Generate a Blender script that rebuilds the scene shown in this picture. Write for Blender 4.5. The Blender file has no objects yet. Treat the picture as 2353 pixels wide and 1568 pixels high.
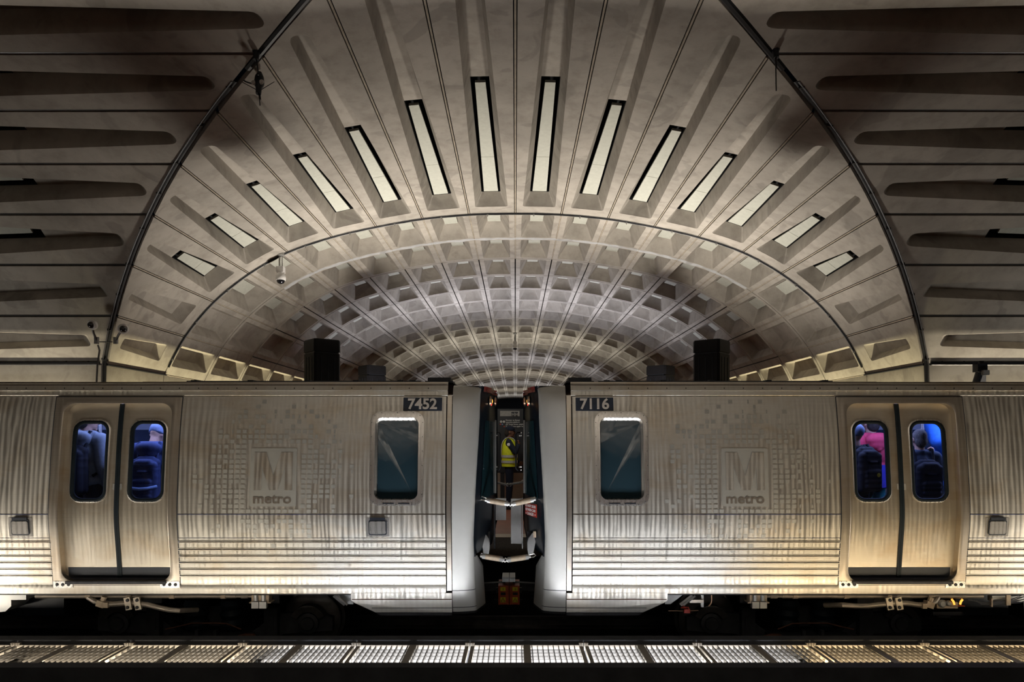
import bpy, math, random
from math import sin, cos, pi, radians, sqrt, atan2
from mathutils import Vector, Matrix, Quaternion

SC = bpy.context.scene
COL = SC.collection
random.seed(7)

# ------------------------------------------------------------------ measured frame
F, V0, CX = 1569.0, 1000.0, 1184.0      # focal length in pixels, eye line, vanishing column
EZ = 2.95                               # eye height above the track bed
D = 7.845                               # distance to the train's belt line
YC = 7.03                               # axis of the cross vault, between the tracks
Y0 = 20.5                               # first full coffer ring of the far vault
K = Y0 / F
PITCH = 2.645
PLAT = EZ - 1.65
RAILTOP = 0.27
XG = -0.07                              # middle of the gap between the cars

# ------------------------------------------------------------------ mesh helper
class MB:
    def __init__(self):
        self.v, self.f, self.m = [], [], []
    def pt(self, p):
        self.v.append(tuple(p)); return len(self.v) - 1
    def pts(self, ps):
        b = len(self.v); self.v.extend(tuple(p) for p in ps); return list(range(b, b + len(ps)))
    def face(self, idx, mat=0):
        self.f.append(tuple(idx)); self.m.append(mat)
    def bridge(self, a, b, mat=0, closed=True):
        n = len(a)
        for i in range(n if closed else n - 1):
            j = (i + 1) % n
            self.face((a[i], a[j], b[j], b[i]), mat)
    def loft(self, rings, mat=0, closed=True, caps=True):
        ids = [self.pts(r) for r in rings]
        for a, b in zip(ids, ids[1:]):
            self.bridge(a, b, mat, closed)
        if caps and closed:
            self.face(ids[0][::-1], mat); self.face(ids[-1], mat)
        return ids
    def box(self, c, s, mat=0, rot=None):
        hx, hy, hz = s[0] / 2, s[1] / 2, s[2] / 2
        P = []
        for dz in (-hz, hz):
            for dx, dy in ((-hx, -hy), (hx, -hy), (hx, hy), (-hx, hy)):
                q = Vector((dx, dy, dz))
                if rot is not None: q = rot @ q
                P.append(q + Vector(c))
        i = self.pts(P)
        for f in ((0, 3, 2, 1), (4, 5, 6, 7), (0, 1, 5, 4), (1, 2, 6, 5), (2, 3, 7, 6), (3, 0, 4, 7)):
            self.face([i[k] for k in f], mat)
    def box2(self, lo, hi, mat=0):
        self.box([(a + b) / 2 for a, b in zip(lo, hi)], [abs(b - a) for a, b in zip(lo, hi)], mat)
    def ring(self, c, u, w, r, n, r2=None):
        r2 = r if r2 is None else r2
        return [Vector(c) + u * (r * cos(2 * pi * k / n)) + w * (r2 * sin(2 * pi * k / n)) for k in range(n)]
    def tube(self, path, r, n=8, mat=0, caps=True):
        path = [Vector(p) for p in path]
        rr = r if isinstance(r, (list, tuple)) else [r] * len(path)
        t0 = (path[1] - path[0]).normalized()
        u = t0.orthogonal().normalized()
        rings = []
        for i, p in enumerate(path):
            t = (path[min(i + 1, len(path) - 1)] - path[max(i - 1, 0)]).normalized()
            u = (u - t * u.dot(t))
            if u.length < 1e-6: u = t.orthogonal()
            u.normalize(); w = t.cross(u)
            rings.append(self.ring(p, u, w, rr[i], n))
        self.loft(rings, mat, True, caps)
    def lathe(self, prof, c, axis=(0, 0, 1), n=24, mat=0, caps=True):
        ax = Vector(axis).normalized(); u = ax.orthogonal().normalized(); w = ax.cross(u)
        self.loft([self.ring(Vector(c) + ax * h, u, w, max(r, 1e-4), n) for r, h in prof], mat, True, caps)
    def ell(self, c, r, n=14, m=9, mat=0, rot=None):
        rings = []
        for j in range(1, m):
            a = pi * j / m
            R = []
            for k in range(n):
                q = Vector((r[0] * sin(a) * cos(2 * pi * k / n), r[1] * sin(a) * sin(2 * pi * k / n), r[2] * cos(a)))
                if rot is not None: q = rot @ q
                R.append(q + Vector(c))
            rings.append(R)
        self.loft(rings, mat)
    def caps(self, p0, p1, r0, r1=None, n=12, mat=0):
        r1 = r0 if r1 is None else r1
        p0, p1 = Vector(p0), Vector(p1)
        d = p1 - p0
        if d.length < 1e-6: d = Vector((0, 0, 1e-4))
        t = d.normalized(); u = t.orthogonal().normalized(); w = t.cross(u)
        rings = []
        for a in (-80, -55, -28, 0):
            rings.append(self.ring(p0 + t * (r0 * sin(radians(a))), u, w, r0 * cos(radians(a)), n))
        for a in (0, 28, 55, 80):
            rings.append(self.ring(p1 + t * (r1 * sin(radians(a))), u, w, r1 * cos(radians(a)), n))
        self.loft(rings, mat)
    def build(self, name, mats, parent=None, smooth=35):
        me = bpy.data.meshes.new(name)
        me.from_pydata(self.v, [], self.f)
        if not isinstance(mats, (list, tuple)): mats = [mats]
        for m in mats: me.materials.append(m)
        if len(mats) > 1:
            me.polygons.foreach_set('material_index', [min(x, len(mats) - 1) for x in self.m])
        if smooth:
            me.polygons.foreach_set('use_smooth', [True] * len(me.polygons))
            me.set_sharp_from_angle(angle=radians(smooth))
        me.validate(); me.update()
        o = bpy.data.objects.new(name, me); COL.objects.link(o)
        if parent is not None: adopt(o, parent)
        return o

def world_of(o):
    m = o.matrix_basis.copy()
    p = o
    while p.parent is not None:
        m = p.parent.matrix_basis @ p.matrix_parent_inverse @ m if False else (p.parent.matrix_basis @ p.matrix_parent_inverse) @ m
        p = p.parent
    return m

def adopt(o, parent):
    """Parent without moving: the geometry is written in world coordinates."""
    o.parent = parent
    o.matrix_parent_inverse = world_of(parent).inverted()

def tag(o, label=None, cat=None, group=None, kind=None):
    if label: o['label'] = label
    if cat: o['category'] = cat
    if group: o['group'] = group
    if kind: o['kind'] = kind
    return o

def empty(name, loc, label, cat, group=None):
    o = bpy.data.objects.new(name, None); COL.objects.link(o)
    o.location = loc; o.empty_display_size = 0.2
    return tag(o, label, cat, group)

def dup_tree(o, parent=None):
    c = o.copy(); COL.objects.link(c)
    if parent is not None: c.parent = parent
    for ch in list(o.children):
        dup_tree(ch, c)
    return c

def pix(x, v, Y):
    return Vector(((x - CX) * Y / F, Y, EZ + (V0 - v) * Y / F))

# ------------------------------------------------------------------ materials
def newmat(name):
    m = bpy.data.materials.new(name); m.use_nodes = True
    nt = m.node_tree
    return m, nt, nt.nodes['Principled BSDF']

def N(nt, typ, **kw):
    n = nt.nodes.new(typ)
    for k, v in kw.items():
        if k.startswith('i_'):
            key = k[2:]
            n.inputs[int(key) if key.isdigit() else key.replace('_', ' ')].default_value = v
        else: setattr(n, k, v)
    return n

def noise(nt, vec, scale, detail=4, rough=.55, dist=0.0):
    n = N(nt, 'ShaderNodeTexNoise')
    n.inputs['Scale'].default_value = scale; n.inputs['Detail'].default_value = detail
    n.inputs['Roughness'].default_value = rough; n.inputs['Distortion'].default_value = dist
    nt.links.new(vec, n.inputs['Vector']); return n

def ramp(nt, fac, stops):
    r = N(nt, 'ShaderNodeValToRGB')
    el = r.color_ramp.elements
    while len(el) < len(stops): el.new(0.5)
    for e, (p, c) in zip(el, stops):
        e.position = p; e.color = c if len(c) == 4 else (*c, 1)
    nt.links.new(fac, r.inputs['Fac']); return r

def mixc(nt, a, b, fac, mode='MIX'):
    m = N(nt, 'ShaderNodeMix', data_type='RGBA', blend_type=mode)
    for s, x in ((0, fac), (6, a), (7, b)):
        if hasattr(x, 'is_linked') or isinstance(x, bpy.types.NodeSocket): nt.links.new(x, m.inputs[s])
        else: m.inputs[s].default_value = x if s == 0 else ((*x, 1) if len(x) == 3 else x)
    return m.outputs[2]

def mapping(nt, scale=(1, 1, 1)):
    t = N(nt, 'ShaderNodeTexCoord'); m = N(nt, 'ShaderNodeMapping')
    m.inputs['Scale'].default_value = scale
    nt.links.new(t.outputs['Object'], m.inputs['Vector']); return m.outputs['Vector']

def bump(nt, bs, h, strength=.3, dist=.02):
    b = N(nt, 'ShaderNodeBump'); b.inputs['Strength'].default_value = strength; b.inputs['Distance'].default_value = dist
    nt.links.new(h, b.inputs['Height']); nt.links.new(b.outputs['Normal'], bs.inputs['Normal'])

def concrete(name, base, dark, light, stain=(.13, .12, .105), rough=.88):
    m, nt, bs = newmat(name)
    v = mapping(nt)
    n1 = noise(nt, v, .55, 6, .6, .4); n2 = noise(nt, v, 3.2, 6, .62); n3 = noise(nt, v, 22, 5, .65)
    c = mixc(nt, dark, light, ramp(nt, n1.outputs['Fac'], [(.3, (0, 0, 0)), (.7, (1, 1, 1))]).outputs['Color'])
    c = mixc(nt, c, base, .45)
    c = mixc(nt, c, (.62, .6, .57), ramp(nt, n2.outputs['Fac'], [(.46, (0, 0, 0)), (.75, (.6, .6, .6))]).outputs['Color'], 'MULTIPLY')
    pit = ramp(nt, n3.outputs['Fac'], [(.655, (0, 0, 0)), (.74, (1, 1, 1))])
    c = mixc(nt, c, stain, mixc(nt, (0, 0, 0), pit.outputs['Color'], .55))
    n4 = noise(nt, v, .9, 3, .5, .8)
    blot = ramp(nt, n4.outputs['Fac'], [(.60, (0, 0, 0)), (.63, (.34, .34, .34))])
    c = mixc(nt, c, (stain[0] * 1.5, stain[1] * 1.5, stain[2] * 1.55), blot.outputs['Color'])
    nt.links.new(c, bs.inputs['Base Color'])
    bs.inputs['Roughness'].default_value = rough
    bs.inputs['Specular IOR Level'].default_value = .25
    bump(nt, bs, n2.outputs['Fac'], .25, .012)
    return m

def plain(name, col, rough=.6, metal=0.0, var=.12, scale=6.0, spec=.4, bumpiness=0.0):
    m, nt, bs = newmat(name)
    v = mapping(nt)
    n = noise(nt, v, scale, 5, .6)
    lo = tuple(x * (1 - var) for x in col); hi = tuple(min(1, x * (1 + var)) for x in col)
    r = ramp(nt, n.outputs['Fac'], [(.3, lo), (.7, hi)])
    nt.links.new(r.outputs['Color'], bs.inputs['Base Color'])
    bs.inputs['Roughness'].default_value = rough; bs.inputs['Metallic'].default_value = metal
    bs.inputs['Specular IOR Level'].default_value = spec
    if bumpiness: bump(nt, bs, n.outputs['Fac'], bumpiness, .01)
    return m

def steel(name, col, rough, streak=.3, rv=.1, grime=True):
    """Wavy stainless sheet: long ripples across, so that reflections break into upright streaks."""
    m, nt, bs = newmat(name)
    v = mapping(nt, (20, 20, .6))
    n1 = noise(nt, v, 1.0, 3, .5, .6)
    v2 = mapping(nt, (70, 70, 1.3)); n2 = noise(nt, v2, 1.0, 2, .5, .4)
    v3 = mapping(nt, (1, 1, 240)); n3 = noise(nt, v3, 1.0, 2, .5)
    wv = N(nt, 'ShaderNodeTexWave', wave_type='BANDS', bands_direction='X', wave_profile='SIN')
    wv.inputs['Scale'].default_value = 1.0; wv.inputs['Distortion'].default_value = 11; wv.inputs['Detail'].default_value = 3.0; wv.inputs['Detail Scale'].default_value = .5
    nt.links.new(mapping(nt, (5.6, 5.6, .5)), wv.inputs['Vector'])
    add = N(nt, 'ShaderNodeMath', operation='MULTIPLY_ADD'); nt.links.new(wv.outputs['Fac'], add.inputs[0])
    add.inputs[1].default_value = .45; nt.links.new(n1.outputs['Fac'], add.inputs[2])
    bump(nt, bs, add.outputs[0], streak, .010)
    vg = mapping(nt, (1.2, 1.2, 2.2)); ng = noise(nt, vg, 1.3, 5, .6, .5)
    c = mixc(nt, col, tuple(x * .80 for x in col), ramp(nt, n3.outputs['Fac'], [(.35, (0, 0, 0)), (.65, (.5, .5, .5))]).outputs['Color'])
    if grime:
        c = mixc(nt, c, (col[0] * .72, col[1] * .56, col[2] * .36), ramp(nt, ng.outputs['Fac'], [(.5, (0, 0, 0)), (.75, (.55, .55, .55))]).outputs['Color'])
    nt.links.new(c, bs.inputs['Base Color'])
    bs.inputs['Metallic'].default_value = .92
    rr = N(nt, 'ShaderNodeMapRange'); nt.links.new(add.outputs[0], rr.inputs[0])
    rr.inputs[1].default_value = .38; rr.inputs[2].default_value = 1.05
    rr.inputs[3].default_value = rough * (1 - rv); rr.inputs[4].default_value = rough * (1 + rv)
    nt.links.new(rr.outputs[0], bs.inputs['Roughness'])
    return m

def glass(name, tint, rough=.02, reflect=1.0):
    m = bpy.data.materials.new(name); m.use_nodes = True
    nt = m.node_tree; nt.nodes.clear()
    out = N(nt, 'ShaderNodeOutputMaterial')
    tr = N(nt, 'ShaderNodeBsdfTransparent'); tr.inputs[0].default_value = (*tint, 1)
    gl = N(nt, 'ShaderNodeBsdfGlossy'); gl.inputs['Roughness'].default_value = rough
    gl.inputs['Color'].default_value = (.86, .95, 1, 1)
    fr = N(nt, 'ShaderNodeFresnel'); fr.inputs[0].default_value = 1.5
    mul = N(nt, 'ShaderNodeMath', operation='MULTIPLY'); nt.links.new(fr.outputs[0], mul.inputs[0]); mul.inputs[1].default_value = reflect
    mx = N(nt, 'ShaderNodeMixShader')
    nt.links.new(mul.outputs[0], mx.inputs[0]); nt.links.new(tr.outputs[0], mx.inputs[1]); nt.links.new(gl.outputs[0], mx.inputs[2])
    nt.links.new(mx.outputs[0], out.inputs[0]); return m

def emit(name, col, strength):
    m, nt, bs = newmat(name)
    bs.inputs['Base Color'].default_value = (*col, 1)
    bs.inputs['Emission Color'].default_value = (*col, 1)
    bs.inputs['Emission Strength'].default_value = strength
    return m

M = {}
M['concrete'] = concrete('vault_concrete', (.40, .370, .328), (.25, .235, .212), (.54, .50, .45))
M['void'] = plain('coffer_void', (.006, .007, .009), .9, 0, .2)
M['bead'] = plain('joint_bead', (.42, .37, .30), .8, 0, .2)
M['mortar'] = concrete('repair_mortar', (.50, .51, .52), (.42, .43, .45), (.58, .59, .61))
M['acoustic'] = plain('acoustic_panel', (.50, .51, .455), .85, 0, .07, 9, .2)
M['black_cable'] = plain('black_cable', (.012, .013, .016), .45, 0, .2)
M['conduit'] = plain('grey_conduit', (.16, .16, .165), .35, .7, .15)
M['steel'] = steel('car_side_steel', (.58, .555, .50), .43, .04, .30)
M['door_steel'] = steel('door_leaf_steel', (.64, .585, .49), .37, .010, .10)
M['frame_steel'] = steel('frame_steel', (.53, .48, .41), .34, .05)
M['bright_steel'] = steel('window_frame_steel', (.72, .69, .65), .28, .03, grime=False)
M['etched'] = plain('etched_steel', (.36, .35, .315), .6, .6, .05)
M['mask'] = plain('cab_mask_paint', (.50, .50, .475), .34, .25, .05, 3, .5)
M['black'] = plain('black_paint', (.010, .013, .020), .42, 0, .2)
M['navy'] = plain('dark_front_paint', (.009, .013, .019), .3, 0, .25)
M['rubber'] = plain('black_rubber', (.006, .010, .014), .5, 0, .2, 6, .15)
M['plate'] = plain('number_plate', (.012, .022, .042), .45, 0, .15)
M['plate_ink'] = plain('number_ink', (.52, .47, .41), .5, .2, .06)
M['door_glass'] = glass('door_glass', (.74, .80, .97), .02, .8)
M['cab_glass'] = plain('cab_glass', (.020, .042, .055), .03, 0, .05, 2, 1.0); M['cab_glass'].node_tree.nodes['Principled BSDF'].inputs['IOR'].default_value = 1.5
M['shield_glass'] = plain('windshield_glass', (.014, .042, .052), .06, .0, .15, 2, 1.0)
M['dark_metal'] = plain('underframe_metal', (.035, .036, .040), .6, .5, .3, 8)
M['wheel'] = plain('wheel_metal', (.09, .085, .08), .42, .8, .25, 8)
M['rust'] = plain('rusty_metal', (.12, .05, .03), .75, .2, .3, 14)
M['pipe'] = plain('pipe_metal', (.52, .46, .38), .38, .75, .18, 10)
M['tan_plastic'] = plain('tan_fitting', (.45, .36, .26), .6, .1, .2, 20)
M['copper'] = plain('copper_pipe', (.55, .36, .22), .35, .9, .15)
M['red'] = plain('red_plastic', (.48, .05, .03), .45, 0, .15)
M['dark_red'] = plain('dark_red_lens', (.22, .035, .03), .25, 0, .2, 6, .6)
M['orange'] = plain('orange_paint', (.36, .07, .025), .5, 0, .25, 12)
M['yellow'] = plain('yellow_decal', (.62, .50, .03), .5, 0, .1)
M['ink'] = plain('black_ink', (.015, .013, .012), .6, 0, .1)
M['white'] = plain('white_paint', (.72, .71, .70), .45, 0, .06)
M['grey'] = plain('grey_metal', (.36, .36, .35), .4, .5, .12)
M['tile'] = plain('platform_tile', (.20, .075, .05), .45, 0, .25, 5, .5)
M['granite'] = plain('granite_edge', (.42, .36, .29), .5, 0, .2, 40, .5)
M['trackbed'] = plain('track_bed', (.018, .018, .020), .95, 0, .35, 3, .1, .4)
M['rail'] = plain('rail_steel', (.28, .27, .26), .3, .9, .2)
M['louver_frame'] = plain('louver_frame_paint', (.20, .175, .14), .5, 0, .1, 22, .3)
M['louver'] = plain('louver_dimmed', (.019, .0155, .011), .5, .1, .10, 22, .4)  # bars near-black, colour darkened to offset the trough lamps from below
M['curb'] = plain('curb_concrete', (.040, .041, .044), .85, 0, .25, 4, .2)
M['tray'] = plain('light_tray', (.55, .52, .45), .7, 0, .1)
M['pylon'] = plain('pylon_bronze', (.005, .005, .007), .5, 0, .25, 6, .2)
M['sign'] = plain('sign_brown', (.016, .018, .022), .45, 0, .1)
M['sign_white'] = plain('sign_white', (.75, .75, .73), .5, 0, .04)
M['dome'] = plain('camera_dome', (.008, .009, .012), .08, 0, .1, 4, .9)
M['interior'] = plain('car_interior_wall', (.62, .64, .70), .5, 0, .04)
M['seat_floor'] = plain('car_interior_floor', (.05, .05, .06), .8, 0, .1)
M['lamp_blue'] = emit('car_ceiling_lamp', (.42, .52, 1.0), 14.0)
M['red_led'] = emit('red_led', (1, .05, .03), 1.2)
M['amber'] = emit('amber_lamp', (1, .42, .06), 1.6)
for k, c in dict(skin=(.42, .25, .18), skin_dark=(.14, .07, .045), hair=(.05, .04, .035), hair_grey=(.15, .13, .115),
                 hivis=(.62, .66, .03), reflective=(.42, .42, .40), navy_cloth=(.012, .016, .030), hoodie=(.20, .225, .25),
                 blue_cloth=(.035, .05, .12), jacket_red=(.55, .05, .10), jacket_blue=(.05, .045, .42), bright_blue=(.03, .16, .60),
                 black_cloth=(.012, .013, .018), denim=(.03, .04, .08), slate=(.05, .065, .10), shoe=(.02, .02, .02),
                 teal=(.02, .20, .22), knit=(.11, .14, .22), band=(.25, .36, .62)).items():
    M[k] = plain(k + '_stuff', c, .8, 0, .12, 30, .2)
for k in ('hair', 'hair_grey'):                                   # strands
    nt_ = M[k].node_tree; b_ = nt_.nodes['Principled BSDF']
    st_ = noise(nt_, mapping(nt_, (160, 160, 14)), 1.0, 4, .6, .4); bump(nt_, b_, st_.outputs['Fac'], .9, .02)
    rp_ = ramp(nt_, st_.outputs['Fac'], [(.35, tuple(x * .4 for x in b_.inputs['Base Color'].links[0].from_node.color_ramp.elements[0].color[:3])), (.65, tuple(b_.inputs['Base Color'].links[0].from_node.color_ramp.elements[1].color[:3]))])
    nt_.links.new(rp_.outputs['Color'], b_.inputs['Base Color'])
# ------------------------------------------------------------------ people
def fuse(mb, name, mat, parent, vox=.011, smooth_it=4):
    """One continuous skin over overlapping limbs (voxel remesh, baked to a mesh)."""
    o = mb.build(name, mat, None, 0)
    r = o.modifiers.new('fuse', 'REMESH'); r.mode = 'VOXEL'; r.voxel_size = vox; r.use_smooth_shade = True
    s = o.modifiers.new('soft', 'SMOOTH'); s.iterations = smooth_it; s.factor = .5
    dg = bpy.context.evaluated_depsgraph_get()
    me = bpy.data.meshes.new_from_object(o.evaluated_get(dg))
    me.name = name
    old = o.data; o.modifiers.clear(); o.data = me; bpy.data.meshes.remove(old)
    me.polygons.foreach_set('use_smooth', [True] * len(me.polygons))
    if not me.materials: me.materials.append(mat)
    adopt(o, parent); return o

def hand(mb, w, d, n, s=1.0, curl=35, side=1):
    """Palm with four bent fingers of unequal length and a thumb from the side; w wrist, d direction, n palm normal."""
    d = Vector(d).normalized(); n = (Vector(n) - d * Vector(n).dot(d)).normalized(); b = d.cross(n) * side
    w = Vector(w)
    for k in range(4):
        off = (k - 1.5) * .0205 * s
        kn = w + d * (.082 - abs(k - 1.2) * .004) * s + b * off
        mb.caps(w + d * .015 * s + b * off * .6, kn, .0125 * s, .0115 * s, 8)
        L = (.036, .041, .038, .030)[k] * s; p = kn; a = 0
        for j in range(3):
            a += radians(curl * (.7, 1.0, .8)[j] + 3 * k)
            q = p + (d * cos(a) + n * sin(a)) * L * (1, .68, .52)[j]
            mb.caps(p, q, (.0098, .009, .0082)[j] * s, (.009, .0082, .007)[j] * s, 8); p = q
    t0 = w + d * .025 * s - b * .026 * s
    t1 = t0 + (d * .62 - b * .62 + n * .35).normalized() * .042 * s
    t2 = t1 + (d * .8 - b * .1 + n * .6).normalized() * .032 * s
    mb.caps(w + d * .01 * s - b * .012 * s, t0, .013 * s, .0125 * s, 8); mb.caps(t0, t1, .0125 * s, .0105 * s, 8); mb.caps(t1, t2, .0105 * s, .0085 * s, 8)

def person(name, label, loc, heading, pose, looks, h=1.75, group=None, tilt=0.0):
    """Local frame faces +y. pose: right/left (elbow, wrist, hand dir, palm normal), nod, turn. looks: parts to wear."""
    root = empty(name, loc, label, 'person', group)
    R = Matrix.Rotation(heading, 3, 'Z'); S = h / 1.75; L = Vector(loc)
    T = lambda p: L + R @ (Vector(p) * S)
    V = lambda p: R @ Vector(p)
    def tr(mb):
        mb.v = [tuple(T(p)) for p in mb.v]; return mb
    nod = pose.get('nod', 0); turn = pose.get('turn', 0)
    HR = Matrix.Rotation(turn, 3, 'Z') @ Matrix.Rotation(-nod, 3, 'X'); HB = Vector((0, -.005, 1.475))
    H = lambda p: HB + HR @ (Vector(p) - HB)
    sh = {1: Vector((.185, -.005, 1.405)), -1: Vector((-.185, -.005, 1.405))}
    arm = {1: pose.get('right'), -1: pose.get('left')}
    for k in arm:
        if arm[k] is None:
            arm[k] = ((k * .235, -.03, 1.12), (k * .235, .06, .87), (0, .12, -1), (-k, .1, 0))
    legs = pose.get('legs', {1: ((.09, .01, .5), (.10, -.02, .09)), -1: ((-.09, .01, .5), (-.10, -.02, .09))})
    # bare body, one surface
    b = MB()
    for e, r in (((0, .012, 1.635), (.074, .094, .108)), ((0, .045, 1.575), (.054, .058, .058)), ((0, -.02, 1.65), (.072, .078, .085))):
        b.ell(H(e), r, 16, 11, 0, HR)
    b.caps(H((0, .100, 1.635)), H((0, .120, 1.600)), .009, .014, 8)
    for s in (-1, 1):
        b.ell(H((s * .076, .0, 1.618)), (.012, .024, .034), 10, 7, 0, HR)
        b.caps(H((s * .018, .097, 1.655)), H((s * .05, .082, 1.655)), .009, .008, 8)
        b.ell(H((s * .036, .072, 1.60)), (.024, .024, .024), 10, 7, 0, HR)
    b.caps(H((-.018, .094, 1.558)), H((.018, .094, 1.558)), .008, .008, 8)
    b.ell(H((0, .088, 1.530)), (.022, .018, .018), 10, 7, 0, HR)
    b.caps((0, -.015, 1.40), H((0, -.002, 1.56)), .062, .054)
    b.ell((0, 0, 1.28), (.165, .108, .19)); b.ell((0, .01, 1.08), (.145, .105, .16)); b.ell((0, -.005, .95), (.16, .112, .13))
    b.caps(sh[-1] * .92 + Vector((0, 0, .11)), sh[1] * .92 + Vector((0, 0, .11)), .06)
    for s in (-1, 1):
        b.caps((0, -.01, 1.455), sh[s], .05, .055)
        kn, an = legs[s]
        b.caps((s * .085, 0, .92), kn, .085, .056); b.caps(kn, an, .055, .037)
        an = Vector(an); b.caps(an + Vector((0, -.02, -.045)), an + Vector((s * .01, .16, -.052)), .038, .03)
        el, wr, hd, hn = arm[s]
        b.caps(sh[s], el, .052, .041); b.caps(el, wr, .040, .028)
        hand(b, wr, hd, hn, 1.0, pose.get('curl', 35), s)
    fuse(tr(b), 'body', M[looks.get('skin', 'skin')], root, .0095 * S, 3)
    # eyes
    if looks.get('face', True):
        for s in (-1, 1):
            e = MB(); e.ell(H((s * .034, .093, 1.632)), (.013, .009, .0075), 10, 7, 0, HR)
            tr(e).build('eye', M['ink'], root)
    # trousers
    t = MB(); t.ell((0, -.005, .96), (.178, .13, .13))
    for s in (-1, 1):
        kn, an = legs[s]
        t.caps((s * .085, 0, .92), kn, .100, .076); t.caps(kn, Vector(an) + Vector((0, 0, .0)), .075, .062)
    fuse(tr(t), 'trousers', M[looks.get('trousers', 'navy_cloth')], root, .014 * S)
    for s in (-1, 1):
        an = Vector(legs[s][1]); k = MB()
        k.caps(an + Vector((0, -.03, -.046)), an + Vector((s * .01, .17, -.05)), .046, .038)
        k.v = [(x, y, max(z, .006)) for x, y, z in k.v]
        tr(k).build('shoe', M['shoe'], root)
    # jacket or shirt with sleeves
    j = MB(); thick = looks.get('bulk', .02)
    j.ell((0, 0, 1.27), (.172 + thick, .115 + thick, .20)); j.ell((0, .01, 1.08), (.155 + thick, .118 + thick, .17))
    j.ell((0, 0, .95), (.165 + thick, .12 + thick, .10))
    j.caps(sh[-1] * .9 + Vector((0, 0, .12)), sh[1] * .9 + Vector((0, 0, .12)), .062 + thick)
    for s in (-1, 1):
        el, wr, hd, hn = arm[s]
        j.caps((0, -.01, 1.445), sh[s], .052 + thick * .6, .056 + thick)
        j.caps(sh[s], el, .057 + thick, .046 + thick); j.caps(el, Vector(wr) * .94 + Vector(el) * .06, .046 + thick, .034 + thick * .8)
    j.lathe([(.07, 0), (.078, .03), (.07, .06)], (0, -.012, 1.435), (0, 0, 1), 16)
    fuse(tr(j), 'jacket', M[looks['jacket']], root, .014 * S)
    if 'hood' in looks:
        q = MB(); q.ell((0, -.115, 1.43), (.155, .085, .085)); q.ell((0, -.13, 1.38), (.115, .06, .085)); q.caps((-.12, -.03, 1.46), (.12, -.03, 1.46), .055)
        q.caps((-.09, -.10, 1.40), (0, -.15, 1.31), .05, .03); q.caps((.09, -.10, 1.40), (0, -.15, 1.31), .05, .03)
        fuse(tr(q), 'hood', M[looks['hood']], root, .012 * S)
    if 'hair' in looks:
        q = MB(); q.ell(H((0, -.012, 1.66)), (.083, .098, .098), 16, 11, 0, HR); q.ell(H((0, -.045, 1.60)), (.074, .068, .085), 14, 9, 0, HR)
        o = tr(q)
        cut = T(H((0, .07, 1.66)))
        fuse(o, 'hair', M[looks['hair']], root, .010 * S)
    if 'cap' in looks:
        q = MB(); q.ell(H((0, .0, 1.685)), (.088, .108, .075), 18, 11, 0, HR)
        q.v = [tuple(p) for p in q.v]
        q.lathe([(.090, -.02), (.093, 0), (.09, .02)], H((0, 0, 1.675)), HR @ Vector((0, 0, 1)), 20)
        fuse(tr(q), 'cap', M[looks['cap']], root, .010 * S)
        q = MB()
        top = [H((x, .085 + sqrt(max(0, 1 - (x / .078) ** 2)) * .085, 1.672 - abs(x) * .12)) for x in [(-.078 + .0156 * i) for i in range(11)]]
        base = [H((x, .05, 1.678 - abs(x) * .12)) for x in [(-.078 + .0156 * i) for i in range(11)]]
        a = q.pts(base); c = q.pts(top); q.bridge(a, c, 0, False)
        a2 = q.pts([p + Vector((0, 0, -.008)) for p in base]); c2 = q.pts([p + Vector((0, 0, -.008)) for p in top])
        q.bridge(c2, a2, 0, False); q.bridge(c, c2, 0, False)
        tr(q).build('cap_brim', M[looks['cap']], root)
    if 'knit_hat' in looks:
        q = MB(); q.ell(H((0, -.005, 1.675)), (.092, .110, .095), 18, 11, 0, HR)
        q.lathe([(.088, -.03), (.098, -.02), (.098, .02), (.088, .03)], H((0, 0, 1.645)), HR @ Vector((0, 0, 1)), 20)
        fuse(tr(q), 'knit_hat', M[looks['knit_hat']], root, .010 * S)
    if 'vest' in looks:
        q = MB()
        def torso(z, g):
            f = (z - .86) / .56
            return [(( .185 + .02 * sin(pi * f)) + g, 0), (.135 + .012 * sin(pi * f) + g, 0)]
        rings = []
        for z, aa, cc in ((.90, .212, .160), (.98, .215, .163), (1.06, .218, .166), (1.14, .220, .168), (1.22, .218, .166), (1.30, .205, .160), (1.36, .178, .152), (1.42, .152, .132), (1.465, .128, .108), (1.492, .100, .088)):
            rings.append([Vector((aa * cos(2 * pi * k / 28), .003 + cc * sin(2 * pi * k / 28), z)) for k in range(28)])
        q.loft(rings, 0, True, False)
        tr(q).build('vest', M['hivis'], root)
        for z in (1.0, 1.115):
            (a, _), (c, _) = torso(z, .030)
            q = MB(); q.loft([[Vector((a * cos(2 * pi * k / 28), .005 + c * sin(2 * pi * k / 28), zz)) for k in range(28)] for zz in (z - .026, z + .026)], 0, True, False)
            tr(q).build('reflective_band', M['reflective'], root)
        for s in (-1, 1):
            path = [(.13, .172, 1.13), (.128, .168, 1.24), (.118, .158, 1.34), (.105, .135, 1.42), (.10, .085, 1.487), (.10, .0, 1.512), (.10, -.085, 1.487), (.105, -.135, 1.42), (.118, -.158, 1.34), (.128, -.168, 1.24), (.13, -.172, 1.13)]
            q = MB(); q.loft([[Vector((s * (x - .022), y, z)), Vector((s * (x + .022), y * .985, z - .006)), Vector((s * (x + .022), y * 1.03, z + .004)), Vector((s * (x - .022), y * 1.045, z + .008))] for x, y, z in path])
            tr(q).build('shoulder_band', M['reflective'], root)
        q = MB(); q.ell((.258, -.01, 1.36), (.010, .035, .035), 12, 7); tr(q).build('shoulder_patch', M['white'], root)
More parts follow.
